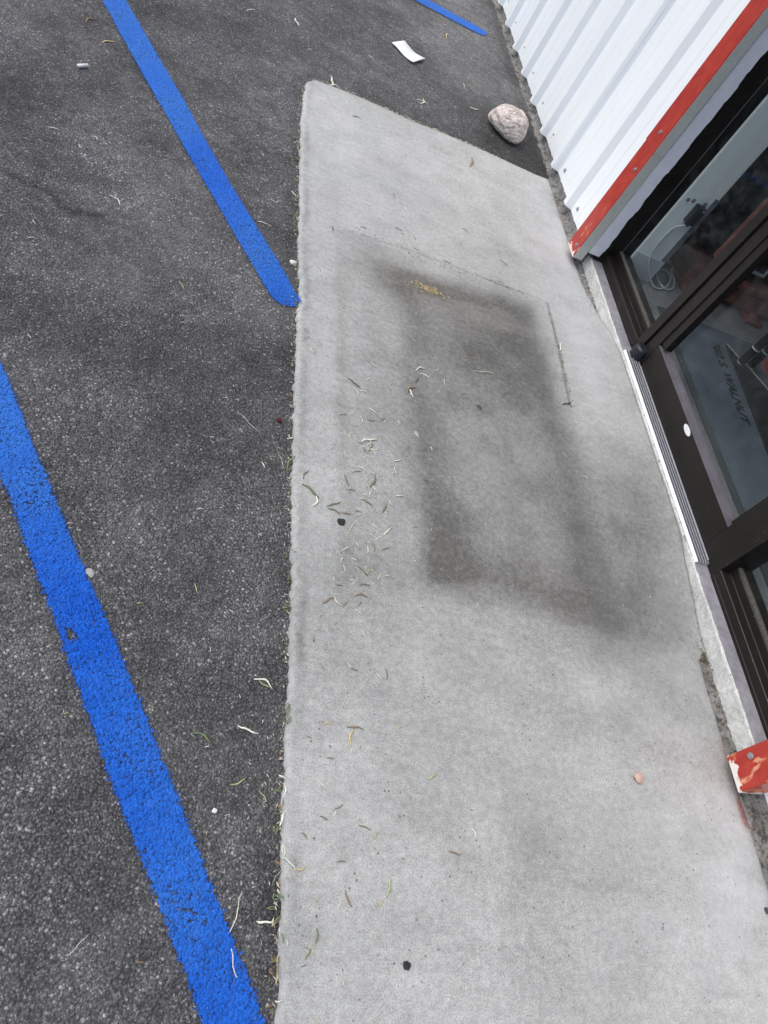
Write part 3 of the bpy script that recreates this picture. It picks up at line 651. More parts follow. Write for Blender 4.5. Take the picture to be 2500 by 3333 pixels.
# ---- the door
door = pt('door', (1.87, 1.67, 0.06))
DX0, DX1 = 1.8505, 1.8955
put(box('stile', DX0, DX1, 1.2035, 1.2625, 0.0655, 2.09, M['bronze'], bev=0.0015), door)
put(box('stile', DX0, DX1, 2.0875, 2.1410, 0.0655, 2.09, M['bronze'], bev=0.0015), door)
put(box('bottom_rail', DX0 + 0.0006, DX1, 1.2632, 2.0868, 0.0655, 0.1605, M['bronze'], bev=0.0012), door)
put(box('top_rail', DX0 + 0.0006, DX1, 1.2632, 2.0868, 2.0, 2.09, M['bronze'], bev=0.0012), door)
lil = m_bronze('worn_lilac_bronze', (0.115, 0.108, 0.125), 0.05)
stop = [(1.8515, 0.1607), (1.8520, 0.1625), (1.8735, 0.1655), (1.8742, 0.1685), (1.8775, 0.1685), (1.8780, 0.1735), (1.8865, 0.1740), (1.8865, 0.1607)]
put(extrude_y('glazing_stop', stop, [1.2640] + list(np.arange(1.29, 2.08, 0.04)) + [2.0860], lil, jit=0.0003), door)
for (ya, yb) in ((1.2632, 1.2760), (2.0500, 2.0868)):
    put(box('glazing_stop', 1.8560, 1.8870, ya, yb, 0.1745, 2.0, M['bronze'], bev=0.001), door)
put(box('glass_pane', 1.8905, 1.8945, 1.2765, 2.0495, 0.162, 2.0, M['glass'], bev=0), door)
# brush strip under the door
bm = bmesh.new(); add_box(bm, 1.8585, 1.872, 1.21, 2.07, 0.0535, 0.0650)
for k in range(420):
    y = 1.215 + 0.85 * k / 420 + random.uniform(-.001, .001); dx = random.uniform(-.006, .002)
    a = [bm.verts.new((1.868 + ox, y + oy, 0.067)) for ox, oy in ((-.001, 0), (.001, -.0008), (.001, .0008))]; b = bm.verts.new((1.864 + dx, y + random.uniform(-.004, .004), 0.0555)); 
    for i in range(3): bm.faces.new((a[i], a[(i + 1) % 3], b))
put(bm_obj('brush_seal', bm, M['black']), door)
# bottom pivot cap: rounded block standing on the threshold
bm = bmesh.new(); prof = []
for k in range(17):
    q = math.pi * k / 16; prof.append((1.838 - 0.0285 * math.sin(q), 2.1245 + 0.031 * math.cos(q)))
prof = [(1.8500, 2.1555)] + prof + [(1.8500, 2.0935)]
for zz, sc in ((0.0575, 1.0), (0.099, 1.0), (0.106, 0.90)):
    pass
ringz = [[bm.verts.new((1.850 + (x - 1.850) * sc, 2.1245 + (y - 2.1245) * sc, zz)) for x, y in prof] for zz, sc in ((0.0575, 0.97), (0.060, 1.0), (0.101, 1.0), (0.1085, 0.86))]
for r0, r1 in zip(ringz, ringz[1:]):
    for k in range(len(prof) - 1): bm.faces.new((r0[k], r0[k + 1], r1[k + 1], r1[k]))
    bm.faces.new((r0[-1], r0[0], r1[0], r1[-1]))
bm.faces.new(ringz[-1]); bm.faces.new(ringz[0][::-1])
put(bm_obj('pivot_cap', bm, M['pivot']), door)
put(box('pivot_plate', 1.8455, 1.8503, 2.084, 2.0915, 0.066, 0.109, M['bronze']), door)
bm = bmesh.new(); cv = []
for k in range(24):
    q = 2 * math.pi * k / 24; cv.append((1.6756 + 0.0275 * math.cos(q), 0.1475 + 0.0105 * math.sin(q)))
a = [bm.verts.new((1.8498, y, z)) for y, z in cv]; b = [bm.verts.new((1.8512, y, z)) for y, z in cv]
bm.faces.new(a)
for k in range(24): bm.faces.new((a[k], a[(k + 1) % 24], b[(k + 1) % 24], b[k]))
put(bm_obj('oval_sticker', bm, M['sticker']), door)

# fluted aluminium threshold
thr = [(1.7895, 0.0502), (1.7900, 0.0525), (1.7965, 0.0598)]
for k in range(4):
    x = 1.7975 + k * 0.0116
    thr += [(x + 0.0010, 0.0560), (x + 0.0062, 0.0560), (x + 0.0074, 0.0612), (x + 0.0100, 0.0612)]
thr += [(1.8450, 0.0600), (1.8465, 0.0600), (1.8465, 0.0530), (1.862, 0.0530), (1.862, 0.0502)]
TH = [1.1850] + list(np.arange(1.20, 2.15, 0.02)) + [2.1440]
to_ = extrude_y('threshold', thr, TH, [M['alu'], simple('flute_shade', (0.10, 0.105, 0.12), 0.8, var=0.3, scale=200)])  # second material paints shade into the flutes as a darker colour
for p_ in to_.data.polygons:
    zc = sum(to_.data.vertices[q_].co.z for q_ in p_.vertices) / len(p_.vertices)
    if len(p_.vertices) == 4 and 0.0555 < zc < 0.0592 and p_.center.x > 1.7968: p_.material_index = 1
put(to_, shop)
# remaining enclosure so that daylight only enters through the glass
clos = simple('plain_plaster', (0.75, 0.76, 0.75), 0.9)
for nm, b in (('roof_deck', (1.80, 7.0, -1.6, 9.0, 2.9, 3.0)), ('back_wall', (6.9, 7.0, -1.6, 9.0, 0.0, 2.899)), ('side_wall', (1.80, 6.899, -1.6, -1.5, 0.0, 2.899)), ('side_wall', (1.80, 6.899, 8.9, 9.0, 0.0, 2.899)),
              ('inner_lining', (1.800, 1.90, 2.762, 8.899, 0.0, 2.899)), ('inner_lining', (1.800, 1.90, -1.499, 0.585, 0.0, 2.899)), ('inner_lining', (1.800, 1.90, 0.586, 2.7615, 2.192, 2.899))):
    put(box(nm, *b, clos, bev=0), shop)

# ================================================================== inside the shop
ft = NT('interior_floor_finish'); n1 = ft.noise(60, 4, 0.7, vec=ft.mapv((3, 0.6, 1), (0, 0, 0.5))); n2 = ft.noise(9, 4)
ft.set(color=ft.mix(1.0, ft.mix(ft.ramp(n1, [(0.3, 0.0), (0.7, 1.0)]), (0.13, 0.14, 0.15), (0.25, 0.26, 0.265)), ft.ramp(n2, [(0.3, 0.8), (0.7, 1.15)]), 'MULTIPLY'), rough=0.8, normal=ft.bump(n1, 0.003))
fl = box('interior_floor', 1.9455, 6.9, -1.5, 8.9, 0.0, 0.049, ft.m, bev=0); fl['kind'] = 'structure'
wallm = simple('grey_white_wall_paint', (0.86, 0.87, 0.83), 0.7, var=0.05, scale=200, bump=0.0006)
wst = empty('partition_wall', (2.02, 2.78, 0.05)); wst['kind'] = 'structure'
def sub(o, p): o.parent = p; o.location = Vector(o.location) - Vector(p.location); return o
sub(box('wall_end', 1.9465, 2.100, 2.7215, 2.80, 0.0495, 2.89, wallm, bev=0.006), wst)
sub(box('baseboard', 1.9480, 2.102, 2.7165, 2.7212, 0.0497, 0.160, simple('grey_baseboard', (0.60, 0.62, 0.60), 0.6, var=0.05), bev=0.002), wst)
sub(box('corner_strip', 2.079, 2.1035, 2.7188, 2.7212, 0.162, 0.480, simple('scuffed_grey_corner_strip', (0.14, 0.16, 0.175), 0.5, var=0.4, scale=50), bev=0.0005), wst)
# black power adapter and its cable
ad = empty('power_adapter', (2.04, 2.71, 0.39)); tag(ad, 'black adapter box fixed to the grey wall inside the glass', 'adapter')
bm = bmesh.new(); add_box(bm, 2.020, 2.063, 2.690, 2.7205, 0.355, 0.437, 0.004); sub(bm_obj('case', bm, M['black']), ad)
bm = bmesh.new(); add_box(bm, 2.032, 2.050, 2.696, 2.712, 0.345, 0.3548, 0.002); sub(bm_obj('plug_collar', bm, M['black']), ad)
bm = bmesh.new(); add_box(bm, 2.052, 2.056, 2.6893, 2.6902, 0.424, 0.428, 0.0); sub(bm_obj('indicator', bm, M['sticker']), ad)
for (x, z) in ((1.975, 0.432), (1.999, 0.438), (2.057, 0.445)):
    o = bpy.data.objects.new('wall_screw', SCR); COL.objects.link(o); o.location = (x, 2.7212, z); o.rotation_euler.z = math.pi / 2; sub(o, wst)
cp = [(2.034, 2.700, 0.347), (2.006, 2.712, 0.308), (1.997, 2.708, 0.21), (2.014, 2.700, 0.153), (2.04, 2.694, 0.118), (2.075, 2.69, 0.085), (2.125, 2.685, 0.058), (2.19, 2.715, 0.057), (2.245, 2.785, 0.060), (2.262, 2.84, 0.064), (2.235, 2.868, 0.060), (2.19, 2.83, 0.058), (2.17, 2.76, 0.057), (2.195, 2.712, 0.057), (2.25, 2.745, 0.058), (2.285, 2.82, 0.060), (2.30, 2.90, 0.057), (2.37, 3.02, 0.056), (2.42, 3.10, 0.056)]
bm = bmesh.new(); tube(bm, spline(cp, 8), 0.0042, 8)
tag(bm_obj('cable', bm, simple('white_cable_sheath', (0.55, 0.58, 0.56), 0.5, var=0.04), smooth=True), 'pale cable hanging from the black adapter and coiled on the floor', 'cable')
# entrance mat and shadow sheet
mt = NT('blue_grey_mat_pile'); n1 = mt.noise(320, 3, 0.7); n2 = mt.noise(8, 4)
mt.set(color=mt.mix(1.0, mt.mix(mt.ramp(n1, [(0.3, 0.0), (0.7, 1.0)]), (0.065, 0.085, 0.11), (0.12, 0.15, 0.19)), mt.ramp(n2, [(0.3, 0.8), (0.7, 1.1)]), 'MULTIPLY'), rough=0.95, normal=mt.bump(n1, 0.003))
mat_ = empty('entrance_mat', (2.4, 1.7, 0.049)); tag(mat_, 'blue-grey entrance mat with painted letter shadows just inside the glass door', 'mat')
sub(box('pile', 2.137, 2.80, 0.60, 2.555, 0.0500, 0.0560, mt.m, bev=0.002), mat_)
sub(box('dark_strip', 2.098, 2.136, 0.60, 2.555, 0.0495, 0.0535, simple('dark_green_strip', (0.05, 0.062, 0.065), 0.8, var=0.2), bev=0.001), mat_)  # dark strip on the floor along the door side
sub(box('dark_strip', 2.137, 2.80, 2.556, 2.562, 0.0495, 0.0535, M['black'], bev=0.001), mat_)
fc = bpy.data.curves.new('letter_shadow', 'FONT'); fc.body = '382 S. WALNUT'; fc.size = 0.066; fc.extrude = 0.0004; fc.offset = 0.0023; fc.shear = 0.10; fc.space_character = 1.05
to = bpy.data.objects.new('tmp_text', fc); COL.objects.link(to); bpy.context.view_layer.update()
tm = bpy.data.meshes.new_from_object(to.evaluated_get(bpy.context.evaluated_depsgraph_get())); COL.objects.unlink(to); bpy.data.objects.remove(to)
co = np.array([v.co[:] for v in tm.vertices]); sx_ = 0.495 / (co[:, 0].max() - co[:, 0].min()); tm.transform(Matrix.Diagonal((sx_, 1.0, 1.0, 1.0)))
lt = link('letter_shadow', tm, simple('letter_shadow_black', (0.016, 0.019, 0.022), 0.9, var=0.2)); lt.location = (2.366, 2.450, 0.0566); lt.rotation_euler.z = math.atan2(-0.494, -0.031); sub(lt, mat_)  # shadow of the door lettering, painted on the mat as flat black text
rub = empty('shadow_sheet', (2.58, 2.0, 0.056)); tag(rub, 'black sheet with a light edge standing for shadow on the entrance mat', 'mat')  # dark sheet laid over the mat to stand in for a shadow
RP = [(2.449, 2.40), (2.456, 2.455), (2.500, 2.381), (2.542, 2.337), (2.612, 2.218), (2.79, 1.93), (2.79, 1.30), (2.36, 1.30), (2.413, 1.888), (2.440, 2.20)]
bm = bmesh.new(); a = [bm.verts.new((x, y, 0.0645)) for x, y in RP]; b = [bm.verts.new((x, y, 0.0562)) for x, y in RP]; bm.faces.new(a)
for k in range(len(RP)): bm.faces.new((a[k], a[(k + 1) % len(RP)], b[(k + 1) % len(RP)], b[k]))
sub(bm_obj('sheet', bm, simple('shadow_sheet_black', (0.010, 0.012, 0.015), 0.8, var=0.2)), rub)
bm = bmesh.new(); tube(bm, [(x, y, 0.0655) for x, y in RP[1:6]], 0.0030, 6); sub(bm_obj('pale_edge', bm, simple('grey_pale_edge', (0.26, 0.26, 0.25), 0.8)), rub)
tag(box('red_mat', 2.66, 3.3, 2.30, 2.47, 0.0562, 0.0640, simple('red_carpet', (0.20, 0.025, 0.035), 0.95, var=0.25, scale=200), bev=0.003), 'small red carpet mat on the floor past the black tubes', 'mat').rotation_euler = (0, 0, 0)
for i, (x, y, lb) in enumerate(((2.493, 2.352, 'nearer'), (2.553, 2.356, 'farther'))):
    p = empty('black_tube', (x, y, 0.0650)); tag(p, 'upright black tube with a chrome ring, the %s of the pair on the entrance mat' % ('left' if i == 0 else 'right'), 'tube', None)
    bm = bmesh.new(); tube(bm, [(x, y, 0.066), (x, y, 0.9)], 0.0185, 16); sub(bm_obj('shaft', bm, simple('black_gloss_tube', (0.010, 0.011, 0.014), 0.25, var=0.1), smooth=True), p)
    bm = bmesh.new(); tube(bm, [(x, y, 0.150), (x, y, 0.155)], 0.0197, 16); sub(bm_obj('chrome_ring', bm, M['alu'], smooth=True), p)
    bm = bmesh.new(); tube(bm, [(x, y, 0.0652), (x, y, 0.069)], 0.0197, 16); sub(bm_obj('foot_ring', bm, M['zinc'], smooth=True), p)
# low red-brown bench with things on it
wood = NT('red_brown_stained_wood'); n1 = wood.noise(14, 5, 0.6, vec=wood.mapv((1, 12, 12))); wood.set(color=wood.mix(wood.ramp(n1, [(0.3, 0.0), (0.7, 1.0)]), (0.12, 0.030, 0.022), (0.23, 0.065, 0.048)), rough=0.5, normal=wood.bump(n1, 0.001))
be = empty('low_bench', (2.8, 2.95, 0.049)); tag(be, 'low red-brown wooden bench on the shop floor behind the glass', 'bench')
sub(box('plank', 2.30, 3.60, 2.79, 3.02, 0.152, 0.186, wood.m, bev=0.004), be); sub(box('plank', 2.30, 3.60, 3.025, 3.30, 0.152, 0.186, wood.m, bev=0.004), be)
sub(box('apron', 2.30, 3.55, 2.797, 2.815, 0.072, 0.148, wood.m, bev=0.003), be)
for x in (2.315, 2.70, 3.4):
    bm = bmesh.new(); add_box(bm, x, x + 0.10, 2.72, 3.28, 0.0502, 0.0718, 0.006); sub(bm_obj('foot', bm, wood.m), be)
fr = empty('picture_frame', (2.66, 2.84, 0.187)); tag(fr, 'pale framed purple picture leaning on the low bench', 'picture')
frm = simple('pale_grey_frame', (0.38, 0.41, 0.39), 0.5)
FX0, FX1, FY, FZ0, FZ1 = 2.52, 2.665, 2.815, 0.235, 0.62
for b in ((FX0, FX1, FZ0, FZ0 + 0.014), (FX0, FX1, FZ1 - 0.014, FZ1)): sub(box('frame_bar', b[0], b[1], FY, FY + 0.012, b[2], b[3], frm), fr)
for b in ((FX0, FX0 + 0.014, FZ0 + 0.0145, FZ1 - 0.0145), (FX1 - 0.014, FX1, FZ0 + 0.0145, FZ1 - 0.0145)): sub(box('frame_bar', b[0], b[1], FY, FY + 0.012, b[2], b[3], frm), fr)
pm = NT('purple_print'); pn = pm.noise(26, 2); pm.set(color=pm.ramp(pn, [(0.40, (0.006, 0.008, 0.016)), (0.55, (0.010, 0.012, 0.03)), (0.58, (0.11, 0.09, 0.24)), (0.8, (0.17, 0.13, 0.32))]), rough=0.3)
sub(box('print', FX0 + 0.0135, FX1 - 0.0135, FY + 0.004, FY + 0.009, FZ0 + 0.0135, FZ1 - 0.0135, pm.m, bev=0), fr); sub(box('easel_foot', FX0 + 0.03, FX1 - 0.03, FY + 0.013, FY + 0.09, 0.1865, 0.245, M['black']), fr)
def sack(name, label, cat, c, s, col, seed):
    bm = bmesh.new(); bmesh.ops.create_icosphere(bm, subdivisions=4, radius=1.0)
    for v in bm.verts:
        n = v.co.copy(); d = 1 + 0.16 * mnoise.noise(n * 2.2 + Vector((seed, 0, 0))) + 0.07 * mnoise.noise(n * 6 + Vector((0, seed, 0)))
        v.co = Vector((c[0] + n.x * s[0] * d, c[1] + n.y * s[1] * d, max(c[2] + n.z * s[2] * d, c[2] - s[2] * 0.9)))
    return tag(bm_obj(name, bm, simple(name + '_cloth', col, 0.75, var=0.5, scale=30, bump=0.004), smooth=True), label, cat)
sack('dark_bag', 'crumpled black bag on the low bench behind the side window', 'bag', (2.44, 2.98, 0.29), (0.13, 0.12, 0.115), (0.010, 0.013, 0.018), 2.0)
gb = empty('grey_case', (2.50, 3.2, 0.187)); tag(gb, 'dull grey-green case with metal edging behind the black bag', 'case')
sub(box('case_body', 2.40, 2.66, 3.06, 3.28, 0.1865, 0.62, simple('grey_green_case_shell', (0.085, 0.10, 0.09), 0.5, var=0.15), bev=0.01), gb)
sub(box('metal_edge', 2.640, 2.666, 3.052, 3.0595, 0.20, 0.61, simple('dull_steel_edge', (0.24, 0.26, 0.25), 0.35, 0.4), bev=0.002), gb)
sub(box('metal_edge', 2.41, 2.639, 3.052, 3.0595, 0.585, 0.61, simple('dull_steel_lid_edge', (0.24, 0.26, 0.25), 0.35, 0.4), bev=0.002), gb)
tag(box('blue_folder', 2.42, 2.64, 3.09, 3.14, 0.6205, 0.78, simple('blue_card', (0.012, 0.035, 0.13), 0.6, var=0.3), bev=0.004), 'dark blue folder standing on top of the grey-green case', 'folder')
tag(box('hanging_strip', 1.962, 1.970, 2.332, 2.356, 0.43, 1.80, simple('rust_red_fabric', (0.06, 0.012, 0.006), 0.7, var=0.25), bev=0.003), 'narrow rust-red strip hanging beside the door post behind the glass', 'banner')

# ================================================================== things on the ground
# the rock: a soft intersection of planes, worn round, with pits and ledges
bm = bmesh.new(); bmesh.ops.create_icosphere(bm, subdivisions=6, radius=1.0)
RP_ = [((-1, 0.15, 0.05), 0.128), ((-0.55, 0.85, 0.1), 0.118), ((0.15, 1, 0.15), 0.120), ((0.9, 0.55, 0.1), 0.118), ((1, -0.25, 0.1), 0.108), ((0.55, -0.9, 0.15), 0.105), ((-0.25, -1, 0.1), 0.098), ((-0.85, -0.6, 0.2), 0.110),
       ((0, 0.05, 1), 0.066), ((-0.55, 0.2, 0.8), 0.082), ((0.55, -0.35, 0.75), 0.086), ((0.1, -0.75, 0.65), 0.083), ((0.25, 0.65, 0.7), 0.092), ((0, 0, -1), 0.060), ((0.6, 0.2, -0.8), 0.085), ((-0.5, -0.4, -0.8), 0.085)]
RP_ = [(Vector(a).normalized(), d) for a, d in RP_]
for v in bm.verts:
    n = v.co.normalized(); r = sum((max(0.0, n.dot(a)) / d) ** 4.6 for a, d in RP_) ** (-1 / 4.6)
    q = n * 1.0
    r *= 1 + 0.045 * mnoise.noise(q * 2.2) + 0.030 * mnoise.noise(q * 5.5 + Vector((3, 0, 0))) + 0.016 * mnoise.noise(q * 13) + 0.008 * mnoise.noise(q * 30)
    led = mnoise.noise(Vector((q.x * 2.0, q.y * 5.0 + q.x * 2, q.z * 5.0))); r -= 0.0035 * max(0.0, 1 - abs(led) / 0.10)
    v.co = n * r + Vector((0, 0, 0.056))
rk = bm_obj('rock', bm, M['rock'], smooth=True); rk.scale = (0.95, 1.10, 1.03); rk.location = (1.540, 3.665, float(az(np.array(1.55), np.array(3.71))) + 0.002)
tag(rk, 'fist-shaped pinkish granite rock on the asphalt beside the white wall', 'rock')
def pebble(name, x, y, r, col, label, cat, flat=0.6, seed=0, group=None, sub=2, elong=1.0, rot=0.0):
    bm = bmesh.new(); bmesh.ops.create_icosphere(bm, subdivisions=sub, radius=1.0)
    for v in bm.verts:
        n = v.co.copy(); d = 1 + 0.30 * mnoise.noise(n * 1.6 + Vector((seed * 3.1, 1, 0))); v.co = Vector((n.x * r * d * elong, n.y * r * d, n.z * r * flat * d))
    o = bm_obj(name, bm, simple(name + '_surface', col, 0.8, var=0.25, scale=250)); z, _ = surf(x, y)
    o.location = (x, y, float(z) + r * flat * 0.8); o.rotation_euler.z = rot; return tag(o, label, cat, group)
pebble('pebble', 1.389, 0.505, 0.0125, (0.52, 0.36, 0.28), 'small pink stone chip on the slab near the lower red trim', 'stone', 0.7, 3)
pebble('gravel_chip', 0.355, 0.369, 0.0048, (0.72, 0.72, 0.70), 'white stone chip on asphalt between the wide stripe and the slab', 'stone', 0.6, 5)
pebble('concrete_chip', 0.468, 2.045, 0.0105, (0.62, 0.62, 0.60), 'white concrete chip at the slab edge above the stripe end', 'stone', 0.6, 6)
pebble('shell', 0.061, 0.814, 0.0078, (0.34, 0.34, 0.32), 'grey oval shell at the right edge of the wide blue stripe', 'shell', 0.35, 7, elong=1.35, rot=1.9, sub=3)
pebble('berry', 0.446, 1.366, 0.0070, (0.075, 0.006, 0.010), 'dark red berry on the asphalt near the slab edge', 'berry', 0.8, 8)
def scrap(name, x, y, r, col, label, cat, seed, th=0.0016):
    bm = bmesh.new(); n = 14; z, _ = surf(x, y); z = float(z) + 0.0012
    a = []; b = []
    for k in range(n):
        q = 2 * math.pi * k / n; rr = r * (1 + 0.38 * mnoise.noise(Vector((math.cos(q) * 2, math.sin(q) * 2, seed))))
        a.append(bm.verts.new((x + rr * math.cos(q), y + rr * math.sin(q), z + th + 0.0015 * math.sin(q * 2 + seed)))); b.append(bm.verts.new((x + rr * math.cos(q), y + rr * math.sin(q), z - 0.001)))
    bm.faces.new(a)
    for k in range(n): bm.faces.new((a[k], a[(k + 1) % n], b[(k + 1) % n], b[k]))
    return tag(bm_obj(name, bm, simple(name + '_surface', col, 0.7, var=0.3, scale=200)), label, cat)
scrap('withered_leaf', 0.614, 1.073, 0.0105, (0.016, 0.015, 0.018), 'black withered leaf among the litter on the slab', 'leaf', 1.0)
scrap('gum_spot', 0.727, 0.119, 0.0075, (0.018, 0.018, 0.022), 'black gum spot on the slab near the bottom of the picture', 'gum', 2.0, 0.0012)
scrap('gum_spot', 1.098, 1.640, 0.0085, (0.075, 0.072, 0.070), 'flat dark grey gum spot in the grimy patch of the slab', 'gum', 3.0, 0.0008)
scrap('tar_spot', 1.715, 0.222, 0.0085, (0.05, 0.05, 0.05), 'dark tar mark on the slab at the right edge of the picture', 'tar', 4.0, 0.0006)
# strip of paper and cigarette end
PP = [(0.937, 4.046), (1.010, 4.128), (1.121, 4.040), (1.047, 3.937)]
v = []; f = []; nn = 10
for i in range(nn + 1):
    t = i / nn
    for k, s_ in enumerate((0.0, 0.5, 1.0)):
        a = np.array(PP[0]) * (1 - s_) + np.array(PP[1]) * s_; b = np.array(PP[3]) * (1 - s_) + np.array(PP[2]) * s_; p = a * (1 - t) + b * t
        z = float(az(np.array(p[0]), np.array(p[1]))) + 0.006 + 0.007 * (t - 0.5) ** 2 * 4 * (0.6 + 0.4 * s_) + 0.002 * math.sin(t * 7 + s_)
        v.append((p[0], p[1], z))
for i in range(nn):
    for k in range(2): f.append((i * 3 + k, i * 3 + k + 1, (i + 1) * 3 + k + 1, (i + 1) * 3 + k))
pp = pyd('paper_strip', v, f, simple('white_paper', (0.74, 0.76, 0.76), 0.7, var=0.04, scale=300, bump=0.0004), smooth=True); md = pp.modifiers.new('t', 'SOLIDIFY'); md.thickness = 0.0012
tag(pp, 'white paper strip lying on the asphalt beyond the slab', 'paper')
bt = empty('cigarette_butt', (-0.279, 2.684, -0.005)); tag(bt, 'white cigarette butt on asphalt left of the upper blue stripe', 'cigarette')
zb = float(az(np.array(-0.279), np.array(2.684))) + 0.007
bm = bmesh.new(); tube(bm, [(-0.292, 2.671, zb), (-0.274, 2.689, zb)], 0.0058, 10); sub(bm_obj('paper_wrap', bm, M['sticker'], smooth=True), bt)
bm = bmesh.new(); tube(bm, [(-0.2739, 2.6891, zb), (-0.266, 2.697, zb)], 0.0059, 10); sub(bm_obj('filter', bm, simple('filter_fibre', (0.60, 0.58, 0.52), 0.8), smooth=True), bt)

